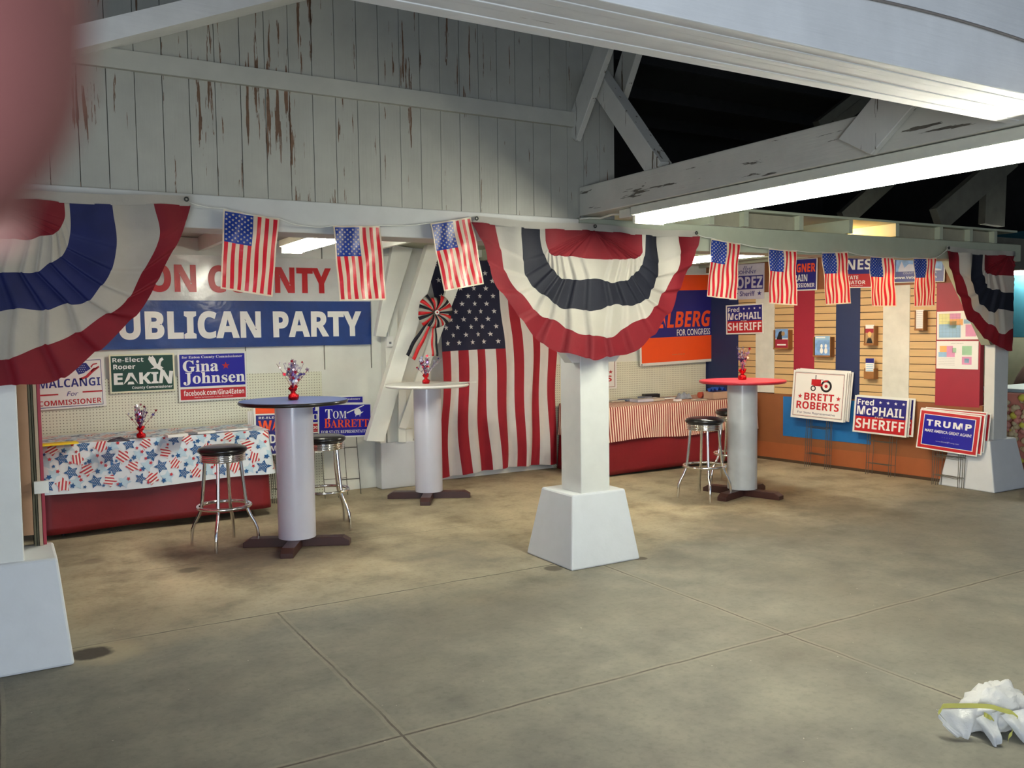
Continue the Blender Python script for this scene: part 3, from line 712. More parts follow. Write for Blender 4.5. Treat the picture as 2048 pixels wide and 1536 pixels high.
aa = Art(); aa.rect(.1, .2, .9, .3, PTAN); aa.rect(.1, .5, .7, .56, PTAN)
flatbox('paper_pad', 'yellow paper pad at the left end of the star-print tablecloth', 'paper', 115, 889, ZT, .27, .12, .012, .1, YEL, art=aa)
cr = MB(); p = G(237, 883, ZT)
cr.grid(lambda a, b_: p+Vector((a*.08, b_*.05, .004+.022*(1-a*a)*(1-b_*b_)*(1+.5*math.sin(a*7+b_*5)))), ls(-1, 1, 14), ls(-1, 1, 12))
tag(cr.build('crumpled_cloth', DGR), 'small dark crumpled cloth left of the vase on the star-print tablecloth', 'cloth')
BK = [PGRY, PWHT, PLAV, mat('cover_slate', RGB(110, 120, 140), .4), mat('cover_beige', RGB(190, 180, 165), .5)]
for k, (px, py, w_, d_, h, rz, ci, lab) in enumerate(((352, 873, .16, .11, .022, .15, 1, 'short stack of white leaflets right of the foil vase on the star-print tablecloth'), (380, 868, .13, .1, .014, .1, 0, 'grey booklet second along right of the vase on the star-print tablecloth'), (408, 866, .15, .11, .018, .2, 1, 'white leaflets in the middle of the row on the star-print tablecloth'),
    (437, 863, .14, .1, .01, .1, 2, 'pale lavender leaflet near the right of the star-print tablecloth'), (468, 860, .2, .12, .012, .1, 1, 'white leaflet at the right end of the star-print tablecloth'))):
    flatbox('leaflet_stack', lab, 'leaflets', px, py, ZT, w_, d_, h, rz, BK[ci], 'leaflets on the star-print tablecloth', coverart(BK[(ci+3) % 5], PGRY, k))
for k, (px, py, w_, d_, h, rz, ci, lab) in enumerate(((1228, 803, .2, .14, .012, .1, 4, 'beige booklet beside the centre post on the striped tablecloth'), (1256, 801, .2, .14, .02, .2, 3, 'slate booklet second from the centre post on the striped tablecloth'), (1283, 803, .22, .15, .03, .0, 2, 'lavender booklet stack in front of the black box'),
    (1308, 801, .2, .14, .028, .15, 4, 'beige booklet stack in front of the black box'), (1290, 796, .16, .1, .02, .3, 3, 'slate booklet left of the black box'), (1336, 797, .17, .12, .012, -.1, 1, 'white leaflet right of the black box'), (1398, 800, .16, .1, .01, .2, 4, 'beige leaflet right of the badge packet'))):
    flatbox('booklet_stack', lab, 'booklets', px, py, ZT, w_, d_, h, rz, BK[ci], 'booklets on the striped tablecloth', coverart(BK[(ci+2) % 5], PGRY, k+20))
flatbox('black_box', 'small black box among booklets on the striped tablecloth', 'box', 1302, 795, ZT, .19, .09, .045, -.25, PBLK, bev=.004)
aa = Art(); aa.rect(.2, .1, .8, .5, NAVY); aa.rect(.2, .5, .8, .9, PRED)
flatbox('badge_packet', 'small white packet with a red and blue label on the striped tablecloth', 'packet', 1355, 802, ZT, .085, .05, .022, .1, PWHT, art=aa)
gp = G(1367, 797, ZT); gm = MB(); gm.grid(lambda a, b_: gp+Vector((a*.1, b_*.055, (.05+.03*math.sin(a*6+1)*math.cos(b_*5))*(1-a**4)*(1-b_**4))), ls(-1, 1, 18), ls(-1, 1, 12))
tag(gm.build('grey_bag', mat('grey_bag_cloth', RGB(140, 148, 160), .6, bs_=.5, bscale=30, bd=.01)), 'crumpled silver grey bag on the striped tablecloth', 'bag')
for lab, px, dz, m_ in (('red roll of ribbon near the right of the striped tablecloth', 1403, .0, mat('ribbon_rust', RGB(170, 80, 60), .5)), ('lavender roll of ribbon near the right of the striped tablecloth', 1413, 0, mat('ribbon_lavender', RGB(150, 150, 200), .5)), ('orange roll of ribbon beside the red bar table column', 1427, 0, mat('ribbon_orange', RGB(200, 110, 80), .5))):
    q = G(px, 796, ZT); tag(MB().tube([q+Vector((-.03, .0, .036)), q+Vector((.03, .01, .036))], .036, 16).build('ribbon_roll', m_), lab, 'roll', 'ribbon rolls on the striped tablecloth')
bx_ = MB(); q = G(1444, 797, ZT); bx_.box((q.x-.15, q.y-.02, q.z), (q.x+.15, q.y+.14, q.z+.08)); tag(bx_.build('cardboard_tray', mat('card_brown', RGB(180, 150, 130), .7)), 'brown box of supplies behind the red bar table', 'box')
bw = MB(); c_ = Vector((q.x-.03, q.y+.05, q.z+.081)); bw.grid(lambda a, b_: c_+Vector((a*.11, b_*.05, .035*(1-a*a*.5)+.02*math.sin(a*9+b_*4))), ls(-1, 1, 16), ls(-1, 1, 8)); bw.grid(lambda a, b_: c_+Vector((a*.11, b_*.05, 0)), ls(-1, 1, 2), ls(-1, 1, 2))
tag(bw.build('blue_ribbons', mat('blue_ribbon', RGB(40, 80, 170), .4, bs_=.6, bscale=30)), 'heap of blue ribbon on the brown box', 'ribbon')

# ---------------- centrepieces
def centrepiece(label, p, s_=1.0, seed=1, lean=0):
    q = random.Random(seed); t = thing('centrepiece', label, 'centrepiece', p, 0, 'patriotic table centrepieces')
    n = 24; prof = [(.020, 0), (.030, .002), (.033, .018), (.031, .032), (.016, .042), (.013, .052), (.022, .066), (.026, .082), (.018, .084), (.010, .06)]
    mb = MB(); V = []
    for j, (r_, z) in enumerate(prof):
        for k in range(n):
            a = 2*PI*k/n; rr = r_*s_*(1+(.10 if j in (2, 3) else .28 if j > 5 else .05)*math.sin(a*5+j)); zz = z*s_+(.010*s_*math.sin(a*4) if j in (7, 8) else 0)
            V.append((rr*math.cos(a), rr*math.sin(a), zz))
    mb.add(V, [(j*n+k, j*n+(k+1) % n, (j+1)*n+(k+1) % n, (j+1)*n+k) for j in range(len(prof)-1) for k in range(n)], 0, True); mb.add(V[:n], [tuple(range(n))], 0)
    mb.build('foil_vase', FOIL, t, recalc=False)
    sp = MB()
    for k in range(30):
        a = q.uniform(0, 2*PI); tilt = abs(q.gauss(0, .30)); hgt = q.uniform(.09, .20)*s_
        d_ = Vector((math.sin(tilt)*math.cos(a)+lean, math.sin(tilt)*math.sin(a), math.cos(tilt))).normalized(); o_ = Vector((0, 0, .06*s_))
        tip = o_+d_*hgt+Vector((math.cos(a), math.sin(a), 0))*.02*s_*q.random()
        mi = q.choice((0, 0, 1, 2)); sp.tube([o_, o_+d_*hgt*.5, tip], .0017, 4, mi)
        for e in range(3):
            c2 = o_+d_*hgt*(.62+.19*e)+Vector((q.uniform(-1, 1), q.uniform(-1, 1), q.uniform(-1, 1)))*.008*s_; r_ = q.uniform(.010, .018)*s_
            nr = Vector((q.uniform(-1, 1), -1.2+q.uniform(-.5, .5), q.uniform(-.6, .6))).normalized(); ua = nr.cross(Vector((0, 0, 1))).normalized(); va = ua.cross(nr)
            P = star2d(0, 0, r_, q.uniform(0, 6), .45); sp.add([c2+ua*x+va*y for x, y in P]+[c2], [(i, (i+1) % 10, 10) for i in range(10)], q.choice((0, 1, 1, 1, 2)))
    sp.build('star_spray', [PURP, SILV, REDM], t, recalc=False)
centrepiece('red foil vase with star spray on the star-print tablecloth', G(282, 876, ZT), 1.05, 3)
centrepiece('red foil vase with star spray on the blue bar table', Vector((TB.x, TB.y, 1.0705)), 1.15, 5)
centrepiece('red foil vase with star spray on the white bar table', Vector((TW_.x-.01, TW_.y, 1.0705)), 1.05, 7)
centrepiece('red foil vase with star spray on the red bar table', Vector((TR_.x, TR_.y, 1.0705)), 1.15, 9)

# ================================================================== SIGN ARTWORK
def art_gina():
    a = Art(); a.rect(.025, .04, .975, .70, ROYAL); a.rect(.025, .745, .975, .965, PRED)
    a.text(boldserif('for Eaton County Commissioner'), .06, .07, .94, .135, PWHT); a.text(boldserif('Gina'), .07, .16, .58, .40, PWHT, off=.008); a.text(boldserif('Johnsen'), .07, .41, .97, .67, PWHT, off=.008)
    a.star(.69, .29, .062, 1.3, PRED, 2); a.text('facebook.com/Gina4Eaton', .07, .775, .95, .885, PWHT, off=.02); a.text('Paid for by Committee to Elect Gina Johnsen', .22, .91, .78, .94, PWHT); return a
def art_eakin():
    a = Art(); a.rect(.025, .04, .975, .955, PGRN); a.text('Re-Elect', .05, .08, .52, .20, PWHT, off=.03); a.text('Roger', .06, .26, .39, .42, PWHT, off=.045)
    a.text('EAKI', .06, .48, .74, .78, PWHT, off=.06); a.poly([(.745, .78), (.775, .44), (.835, .44), (.90, .64), (.915, .46), (.975, .47), (.945, .80), (.89, .80), (.82, .58), (.80, .78)], PWHT, 2)
    a.text('County Commissioner', .33, .83, .955, .925, PWHT, off=.03)
    a.poly([(.62, .40), (.68, .35), (.63, .25), (.59, .14), (.61, .05), (.64, .09), (.66, .05), (.70, .14), (.72, .26), (.74, .27), (.77, .14), (.81, .10), (.83, .16), (.79, .22), (.78, .32), (.83, .38), (.80, .38), (.82, .44), (.77, .44), (.72, .39)], PWHT, 2); return a
def art_malcangi():
    a = Art(); a.frame(.03, .04, .955, .965, .008, .012, NAVY); a.text('Joe', .30, .10, .50, .30, NAVY, off=.02); a.text('MALCANGI', .04, .40, .93, .57, NAVY, off=.03)
    a.text('For', .43, .66, .60, .75, NAVY, shear=.25); a.rect(.04, .69, .31, .72, PRED); a.rect(.66, .67, .955, .70, PRED); a.text('COMMISSIONER', .03, .82, .93, .925, PRED, off=.02)
    a.poly([(.57, .20), (.66, .10), (.74, .10), (.80, .22), (.70, .30), (.62, .33)], NAVY, 2)
    for k in range(16): a.star(.62+.03*(k % 4)+.012*(k//4 % 2), .15+.04*(k//4), .009, 1.3, PWHT, 3)
    for k, o_ in enumerate((0, .09, .30)):
        if k < 2: a.poly([(.80-.0*k, .17+o_), (.84, .12+o_), (.90, .11+o_), (.90, .13+o_), (.84, .15+o_), (.81, .21+o_)], PRED, 2)
    a.poly([(.62, .44-.03), (.72, .36), (.80, .26), (.92, .17), (.93, .20), (.83, .30), (.75, .41-.01), (.64, .455-.01)], PRED, 2); return a
def art_mcphail():
    a = Art(); a.rect(.035, .045, .965, .555, NAVY); a.rect(.035, .555, .965, .955, PRED); a.text('Fred', .06, .085, .37, .245, PWHT, off=.035)
    for x in (.49, .63, .77, .91): a.star(x, .15, .033, 1.35, PWHT, 2)
    a.text('McPHAIL', .06, .275, .935, .51, PWHT, off=.035); a.text('FOR', .41, .53, .57, .58, PCREAM); a.text('SHERIFF', .055, .61, .945, .88, PWHT, off=.035); return a
def art_roberts():
    a = Art(); a.frame(.035, .04, .965, .955, .006, .008, PBLK); a.frame(.045, .055, .955, .94, .004, .005, PRED)
    a.text('BRETT', .24, .46, .80, .61, PRED, off=.04); a.text('ROBERTS', .10, .64, .90, .80, PRED, off=.04); a.star(.16, .54, .045, 1.25, PRED, 2); a.star(.88, .54, .045, 1.25, PRED, 2)
    a.text('For State Representative', .13, .85, .84, .91, NAVYD)
    a.ell(.64, .30, .105, .125, PBLK, 2); a.ell(.64, .30, .068, .082, PWHT, 3); a.ell(.64, .30, .03, .036, PRED, 4); a.ell(.40, .36, .05, .06, PBLK, 2); a.ell(.40, .36, .03, .036, PWHT, 3)
    a.rect(.36, .17, .54, .29, PRED, 3); a.rect(.40, .27, .58, .31, PRED, 3); a.rect(.43, .08, .445, .17, PBLK, 3); a.poly([(.58, .19), (.68, .17), (.66, .20), (.60, .22)], PRED, 5); a.rect(.52, .17, .58, .18, PBLK, 4); return a
def art_trump():
    a = Art(); a.rect(.02, .03, .98, .97, PRED, 1); a.rect(.075, .105, .925, .895, PWHT, 2); a.rect(.088, .12, .912, .88, ROYAL, 3)
    a.text('TRUMP', .13, .24, .87, .40, PWHT, 4, off=.06, sp=1.15); a.text('MAKE AMERICA GREAT AGAIN!', .12, .48, .88, .555, PWHT, 4, off=.015)
    for k in range(5): a.star(.42+.04*k, .65, .010, 1.4, PGRY, 4)
    a.text('www.DonaldJTrump.com', .32, .745, .70, .79, PLAV, 4); return a
def art_barrett():
    a = Art(); a.rect(.02, .04, .98, .95, ROYAL); a.text(boldserif('T'), .13, .17, .26, .44, PWHT); a.text(boldserif('OM'), .27, .22, .52, .44, PWHT)
    a.text(boldserif('B'), .11, .44, .22, .70, PORG); a.text(boldserif('ARRETT'), .225, .47, .94, .70, PORG); a.text(boldserif('FOR STATE REPRESENTATIVE'), .05, .78, .95, .87, PWHT)
    a.poly([(.52, .27), (.85, .05), (.86, .07), (.53, .30)], PWHT, 2); a.poly([(.67, .19), (.72, .14), (.77, .17), (.80, .26), (.79, .33), (.70, .36), (.67, .28)], PWHT, 2); a.rect(.69, .35, .70, .39, PWHT, 2); a.rect(.77, .33, .78, .39, PWHT, 2)
    a.poly([(.79, .27), (.84, .24), (.84, .26), (.79, .31)], PWHT, 2); return a
def art_wagner():
    a = Art(); a.rect(.03, .035, .97, .965, NAVY); a.text('RE-ELECT', .07, .07, .38, .125, PWHT, off=.02); a.text('WAGNER', .06, .16, .95, .43, PORG, off=.06)
    a.text('DRAIN', .22, .50, .72, .71, PWHT, off=.03); a.text('COMMISSIONER', .07, .77, .93, .90, PWHT, off=.02); return a
def art_orange():
    a = Art(); a.rect(.03, .04, .97, .22, PORG); a.rect(.03, .22, .97, .96, NAVY); a.text('WALBERG', .06, .35, .94, .6, PORG, off=.04); return a

# ---------------- back wall banner and signs
def wallsign(name, label, tl, tr, br, bl, Y, art, bg=CARDW, cat='sign', t=.004):
    return sign(name, label, cat, frame_of([PY(*p, Y) for p in (tl, tr, br, bl)]), art, bg, t=t)
bn = MB(); YB = 8.185; X0, X1 = .24, 3.19
def bfn(u, v): # u X, v z
    return Vector((u, YB-.006*math.sin(u*5.1+v*3)-.004*math.sin(u*11+v*9), v))
bn.grid(bfn, ls(X0, X1, 60), [1.435, 1.55, 1.7, 1.858], 1); bn.grid(bfn, ls(X0, X1, 60), [1.858, 2.0, 2.13, 2.262], 0)
def bxz(px, py): q = PY(px, py, YB); return q.x, q.z
ba = Art()
uL, zU1 = bxz(236, 622); uR, zU2 = bxz(722, 622); _, zl1 = bxz(236, 682); _, zl2 = bxz(722, 671)
V, Fc, ta, tb_, tcc, td = text2d('REPUBLICAN PARTY', .078); Vu, _, ua, ub, _, _ = text2d('UBLICAN PARTY', .078)
fullw = (uR-uL)*(tb_-ta)/(ub-ua)
zr0, zr1 = (zl1+zl2)/2, (zU1+zU2)/2
ba.text('REPUBLICAN PARTY', uR-fullw, zr1, uR, zr0, PWHT, 1, off=.078)
c0_, zc1 = bxz(415, 530); c1_, _ = bxz(661, 535); _, zc0 = bxz(600, 587)
ba.text('COUNTY', c0_, zc1, c1_, zc0, PRED, 1, off=.078)
n1_, _ = bxz(391, 530); V, Fc, ea, eb, _, _ = text2d('EATON', .078); V, Fc, na, nb_, _, _ = text2d('COUNTY', .078)
ba.text('EATON', n1_-(c1_-c0_)*(eb-ea)/(nb_-na), zc1, n1_, zc0, PRED, 1, off=.078)
ba.lay(bn, lambda x, y, Lr: bfn(x, y)+Vector((0, -.0045, 0)), 2)
VINB = mat('banner_vinyl_blue', RGB(32, 62, 128), .25, var=.1, bs_=.5, bscale=5, bd=.02, coat=.3); VINW = mat('banner_vinyl_white', RGB(206, 208, 206), .25, var=.04, bs_=.6, bscale=5, bd=.02, coat=.3)
tag(bn.build('banner', [VINW, VINB]+ba.mats, recalc=False), 'long white and navy vinyl party banner across the back wall', 'banner')
Ys = 8.17
wallsign('yard_sign', 'white sign with a small flag emblem and red bars, half under the left bunting', (70, 720), (207, 715), (213, 811), (72, 822), Ys, art_malcangi(), PWHT)
wallsign('yard_sign', 'dark green sign with a white eagle on the back wall', (216, 710), (347, 706), (352, 782), (222, 787), Ys, art_eakin(), PCREAM)
wallsign('yard_sign', 'royal blue sign with a red star and red lower band on the back wall', (354, 706), (491, 702), (496, 797), (359, 804), Ys, art_gina())
a = Art(); a.rect(.02, .02, .98, .19, PORG); a.rect(.02, .19, .98, .70, NAVY); a.rect(.02, .70, .98, .97, PORG); a.text('WALBERG', .05, .42, .96, .60, PORG, off=.05, shear=.18); a.text('FOR CONGRESS', .49, .62, .95, .69, PWHT, off=.012); a.text('PAID FOR BY', .42, .89, .60, .90, PTAN)
for x, y in ((.02, .985), (.985, .985)): a.ell(x, y, .007, .007, PBLK, 2, 10)
wallsign('wall_sign', 'large orange and navy square sign with white border on the back wall', (1272, 548), (1420, 545), (1433, 723), (1285, 731), 8.13, a, t=.012)
wallsign('yard_sign', 'white sign with red lettering peeking out right of the centre post', (1122, 708), (1229, 704), (1238, 776), (1131, 783), 8.17, art_roberts(), PWHT)

# ---------------- large flag on the back wall
fl = MB(); NX, NZ = 78, 46; FX0, FX1 = 3.93, 5.33; FZ1, FZ0 = 2.32, .03
def ffn(u, v):
    """u 0..1 across, v 0..1 down"""
    x = FX0+(FX1-FX0)*u + .05*(v**2)*(u-.2) - .17*max(0, 1-v/.36)*(1-u) + .022*math.sin(v*5+u*7)*(.3+v) + .012*math.sin(v*13+u*3)
    z = FZ1+(FZ0-FZ1)*v + .03*math.sin(u*3.0)*v + .02*(u)*v
    y = 8.135-.03*math.sin(u*26+v*2.5)*(.25+.75*v)-.014*math.sin(u*57+v*5)*v
    return Vector((x, y, z))
cv = (FZ1-1.345)/(FZ1-FZ0)
def fmat(u, v):
    if u < 7/13 and v < cv: return 2
    return 0 if int(u*13) % 2 == 0 else 1
fl.grid(ffn, ls(0, 1, NX+1), [cv*k/20 for k in range(21)]+[cv+(1-cv)*k/30 for k in range(1, 31)], fmat)
for r_ in range(9):
    nst = 6 if r_ % 2 == 0 else 5
    for k in range(nst):
        cu = (7/13)*((r_+1)/10); cvv = cv*((k+.5+(0 if nst == 6 else .5))/6)
        P = star2d(0, 0, .030, PI/2)
        fl.add([ffn(cu+x/1.4, cvv-y/2.29)+Vector((0, -.005, 0)) for x, y in P]+[ffn(cu, cvv)+Vector((0, -.005, 0))], [(i, (i+1) % 10, 10) for i in range(10)], 1)
tag(fl.build('american_flag', [FR, FW, FN], recalc=False), 'large cotton American flag hung vertically from ceiling to floor on the back wall', 'flag')
tag(MB().box((3.9, 8.1, 2.325), (5.4, 8.2, 2.40)).build('wall_plate', WALLW), 'white timber at the top of the large flag', 'beam')

# ---------------- rosette
rc = PY(868, 625, 7.78); t = thing('rosette', 'red white and blue ribbon rosette with two tails pinned to the diagonal brace', 'rosette', rc)
n = 9; rm = MB()
for k in range(n):
    a = 2*PI*k/n+.2; aw = PI/n*.88
    bands = [(0, .33, 0), (.33, .66, 1), (.66, 1, 2)]
    for (b0, b1, mi) in bands:
        def fnp(s_, t_, a=a, aw=aw): # s radial 0..1, t across 0..1
            ang_ = a+(t_-.5)*2*aw; r_ = .022+.145*s_*(1.12 if abs(math.cos(a)) > .5 else .88); bul = math.sin(PI*min(1, s_*.98))
            return Vector((r_*math.cos(ang_)*(1+.04*math.sin(k*3)), -.02-.035*bul-.012*math.sin(t_*PI), r_*math.sin(ang_)*(1+.05*math.cos(k*2))))
        rm.grid(fnp, ls(0, 1, 7), ls(b0, b1, 3), mi)
rm.build('ribbon_loops', [CN, CW, mat('ribbon_red', RGB(200, 20, 30), .5)], t, recalc=False, solid=.001)
for (tx, ty, w_, lab) in ((815-868+4, 715-625, .11, 0), (868-868, 712-625, .07, 1)):
    e = PY(868+tx, 625+ty, 7.78)-rc; rm = MB(); dv = e.normalized(); sv = Vector((dv.z, 0, -dv.x))
    if sv.x < 0: sv = -sv
    cols_ = (0, 1, 2) if lab == 0 else (2, 1, 0)
    for i, mi in enumerate(cols_):
        rm.grid(lambda s_, q_: dv*(.02+s_*(e.length-.02))+sv*((q_-.5)*w_*(.25+.75*min(1, s_*1.6)))+Vector((0, -.012-.01*math.sin(s_*7+lab)-.006*math.sin(s_*15), 0)), ls(0, 1, 16), ls(i/3, (i+1)/3, 2), mi)
    rm.build('ribbon_tail', [CN, CW, MATS['ribbon_red']], t, recalc=False, solid=.001)
MB().tube([(0, -.062, 0), (0, -.075, 0)], .022, 18).build('centre_button', [PWHT], t)
MB().tube([(0, -.0752, 0), (0, -.077, 0)], .010, 12).build('button_print', [PRED], t)
# plug-in device
t = PY(778, 682, 8.08); mb = MB(); mb.box((t.x-.035, 8.05, t.z-.055), (t.x+.035, 8.095, t.z+.045), 0); mb.box((t.x-.012, 8.047, t.z-.03), (t.x+.012, 8.0499, t.z-.008), 1); mb.tube([(t.x-.01, 8.07, t.z+.045), (t.x-.015, 8.08, t.z+.13)], .012, 8, 0)
tag(mb.build('outlet_adapter', [PWHT, PGRY], bevel=.006), 'small white plug-in outlet box on the rear post', 'outlet')

# ================================================================== STRING OF SMALL FLAGS
def small_flag(label, quad, seed, Y=4.635):
    tl, tr, br, bl = [PY(*p, Y) for p in quad]; q = random.Random(seed); ph = q.uniform(0, 6); mb = MB()
    dpt = q.uniform(.006, .014)
    def fn_(u, v, Lr=0):
        p = (tl*(1-u)+tr*u)*(1-v)+(bl*(1-u)+br*u)*v
        return p+Vector((0, -dpt*math.sin(u*5+ph)*v-.004*math.sin(u*17+v*7+ph)-.004*math.sin(v*11+u*4+ph)-.0016*Lr-.012*v, 0))
    cvv = .40
    mb.grid(lambda u, v: fn_(.03+.94*u, .02+.96*v), ls(0, 1, 27), [cvv*k/8 for k in range(9)]+[cvv+(1-cvv)*k/12 for k in range(1, 13)], lambda u, v: 2 if (u < 7/13 and v < cvv) else (0 if int(u*13) % 2 == 0 else 1))
    for (u0, v0, u1, v1) in ((0, 0, .03, 1), (.97, 0, 1, 1), (.03, 0, .97, .02), (.03, .98, .97, 1)): mb.grid(fn_, ls(u0, u1, 2 if u1-u0 < .5 else 12), ls(v0, v1, 2 if v1-v0 < .5 else 12), 1)
    W, H = (tr-tl).length, (bl-tl).length
    for r_ in range(9):
        nst = 6 if r_ % 2 == 0 else 5
        for k in range(nst):
            cu = .03+.94*(7/13)*((r_+.6)/9.2); cw = .02+.96*cvv*((k+.5+(0 if nst == 6 else .5))/6)
            P = star2d(0, 0, .0075, PI/2, .45); mb.add([fn_(cu+x/W, cw-y/H, 1) for x, y in P]+[fn_(cu, cw, 1)], [(i, (i+1) % 10, 10) for i in range(10)], 1)
    return tag(mb.build('small_flag', [LR, LW, LB], recalc=False), label, 'flag', 'small flags on the string')
FL = [('first small plastic flag on the string, hanging in front of the banner letters', [(447, 418), (558, 438), (543, 594), (440, 577)]),
      ('second small plastic flag on the string, lit from behind by a lamp', [(666, 452), (761, 452), (772, 600), (678, 602)]),
      ('third small plastic flag on the string, tilted in front of the large flag', [(860, 447), (943, 434), (967, 568), (886, 583)]),
      ('small plastic flag just right of the central bunting, glowing in front of a lamp', [(1423, 477), (1480, 488), (1469, 600), (1412, 593)]),
      ('small plastic flag covering part of the white and navy wall signs', [(1538, 497), (1592, 502), (1590, 611), (1535, 607)]),
      ('small plastic flag third right of the central bunting', [(1644, 505), (1694, 504), (1697, 607), (1649, 610)]),
      ('small crinkled plastic flag second from the right end of the string', [(1739, 513), (1787, 515), (1789, 613), (1738, 613)]),
      ('last small plastic flag nearest the right bunting', [(1828, 516), (1872, 516), (1866, 612), (1827, 614)])]
for k, (lab, qd) in enumerate(FL): small_flag(lab, qd, 30+k)
STRG = mat('white_string', RGB(210, 210, 200), .6)
def string(label, pts, Y=4.64):
    P = [PY(*p, Y) for p in pts]; Q = []
    for i in range(len(P)-1):
        for j in range(5):
            s_ = j/5; Q.append(P[i]*(1-s_)+P[i+1]*s_+Vector((0, 0, -.008*math.sin(PI*s_))))
    Q.append(P[-1]); tag(MB().tube(Q, .0032, 6).build('flag_string', STRG), label, 'string')
string('white string carrying the three left small flags', [(345, 392), (378, 405), (447, 417), (558, 437), (612, 452), (666, 451), (761, 451), (860, 446), (943, 433)])
string('white string carrying the five right small flags', [(1388, 466), (1423, 476), (1480, 487), (1538, 496), (1592, 501), (1644, 504), (1694, 503), (1739, 512), (1787, 514), (1828, 515), (1872, 515), (1893, 500)])

# ================================================================== BUNTINGS
def bunting(label, tl, tr, drop, Y, mats, seed, half=None, tape=.045, npl=15, sides=(.43, .455, .63, .82, 1.0), bots=(.21, .39, .60, .80, 1.0), exps=(.22, .5, .62, 1.05, 1.45), wrap=None):
    q = random.Random(seed); cx, W = (tl.x+tr.x)/2, (tr.x-tl.x)/2
    def ztop(x): s_ = (x-tl.x)/(tr.x-tl.x); return tl.z+(tr.z-tl.z)*s_-.012*math.sin(PI*min(max(s_, 0), 1)*2)**2
    jag = [q.uniform(-.5, 1) for _ in range(npl+2)]
    wob = [q.uniform(0, 6.28) for _ in range(6)]
    def pos(bi, th):
        """bi: 0..5 continuous band coordinate, th 0..pi"""
        i = min(int(bi), 4); f_ = bi-i; st = math.sin(th)
        def rr(k):
            if k < 0: return 0, 0
            sx = sides[k]*math.copysign(abs(math.cos(th))**(1 if k > 2 else (.5 if k == 0 else .75)), math.cos(th))
            return sx*(1+.02*math.sin(th*8+k*1.7+wob[4])*(1-st)), bots[k]*st**exps[k]*(1+(.035*math.sin(th*6.3+k*2.1+wob[5])+.02*math.sin(th*15+k*3+wob[1]))*st*(1 if k < 4 else .5))
        a, b_ = rr(i-1), rr(i); X = a[0]+(b_[0]-a[0])*f_; Z = a[1]+(b_[1]-a[1])*f_
        pl = th/PI*npl; kk = int(pl); fr_ = pl-kk; rad = bi/5
        saw = (fr_ if fr_ < .82 else (1-fr_)/.18*.82)
        env = st**.8
        Z2 = Z*(1+.035*env*jag[kk]*(saw-.4)*(1 if bi > .5 else 0))
        y = -.012-.050*rad**.6*env*saw-.018*env*math.sin(th*9+wob[0])*rad-(1-env)*(.022*math.sin(X*22+wob[1])+.014*math.sin(X*9+wob[2]))
        x = cx+W*X; x += .012*math.sin(Z*17+wob[3])*(1-env*.6)*rad
        z = ztop(x)-drop*Z2-.004*0
        return x, y, z
    mb = MB(); th = ls(0, PI, npl*12+1)
    if half == 'left': th = ls(PI*.5, PI, npl*6+1)
    order = [0, 1, 2, 1, 0]
    def P3(bi, t_):
        x, y, z = pos(bi, t_)
        if wrap is not None and x > wrap:
            over = x-wrap; return Vector((wrap+.02*math.sin(min(over*8, 1.5))-y*.7, Y+y*.3+over*.97, z))
        return Vector((x, Y+y, z))
    for b_ in range(5): mb.grid(lambda t_, v: P3(b_+v*.9999, t_), th, ls(0, 1, 7), order[b_])
    xs = ls(tl.x, tr.x, 30)
    def tp(x, v):
        p = Vector((x, Y-.014-.006*math.sin(x*22), ztop(x)+tape*v-.004))
        if wrap is not None and x > wrap: p = Vector((wrap+.02, Y+(x-wrap), p.z))
        return p
    mb.grid(tp, xs, [0, .5, 1], 1)
    t = thing('bunting', label, 'bunting', (cx, Y, tl.z))
    for v in mb.v: v -= Vector((cx, Y, tl.z))
    mb.build('fan_cloth', mats, t, recalc=False)
    GM = mat('dark_grommet', RGB(70, 72, 68), .4, .7)
    for x in ((tl.x+.015, cx, tr.x-.015) if not wrap else (tl.x+.015,)):
        g = MB(); nn_ = 14; g.tube([(x-cx+.009*math.cos(2*PI*k/nn_), -.022, ztop(x)+tape*.55-tl.z+.009*math.sin(2*PI*k/nn_)) for k in range(nn_)], .004, 6, closed=True); g.build('grommet', GM, t)
    return t
bunting('pleated red white and navy bunting fan hung at the centre post', PY(945, 446, 4.66), PY(1391, 474, 4.66), .84, 4.655, [CR, CW, CN], 3)
tlx = PY(378, 411, 4.6); L_ = tlx.copy(); L_.x = tlx.x-1.80; L_.z = tlx.z-.03
bunting('pleated red cream and blue bunting fan hung at the left post', L_, tlx, .87, 4.60, [CR, mat('cloth_cream', RGB(176, 169, 156), .75, var=.05, bs_=.4, bscale=14, bd=.01, trans=.2), CBL], 5, tape=.05, sides=(.38, .41, .63, .825, 1.0), exps=(.5, .5, .55, .85, 1.5))
R0 = PY(1890, 502, 4.66); R1 = R0.copy(); R1.x += 1.86; R1.z -= .02
bunting('greenish lit bunting fan wrapped around the right post', R0, R1, .86, 4.655, [CR, CW, CN], 9, wrap=8.12, npl=11)

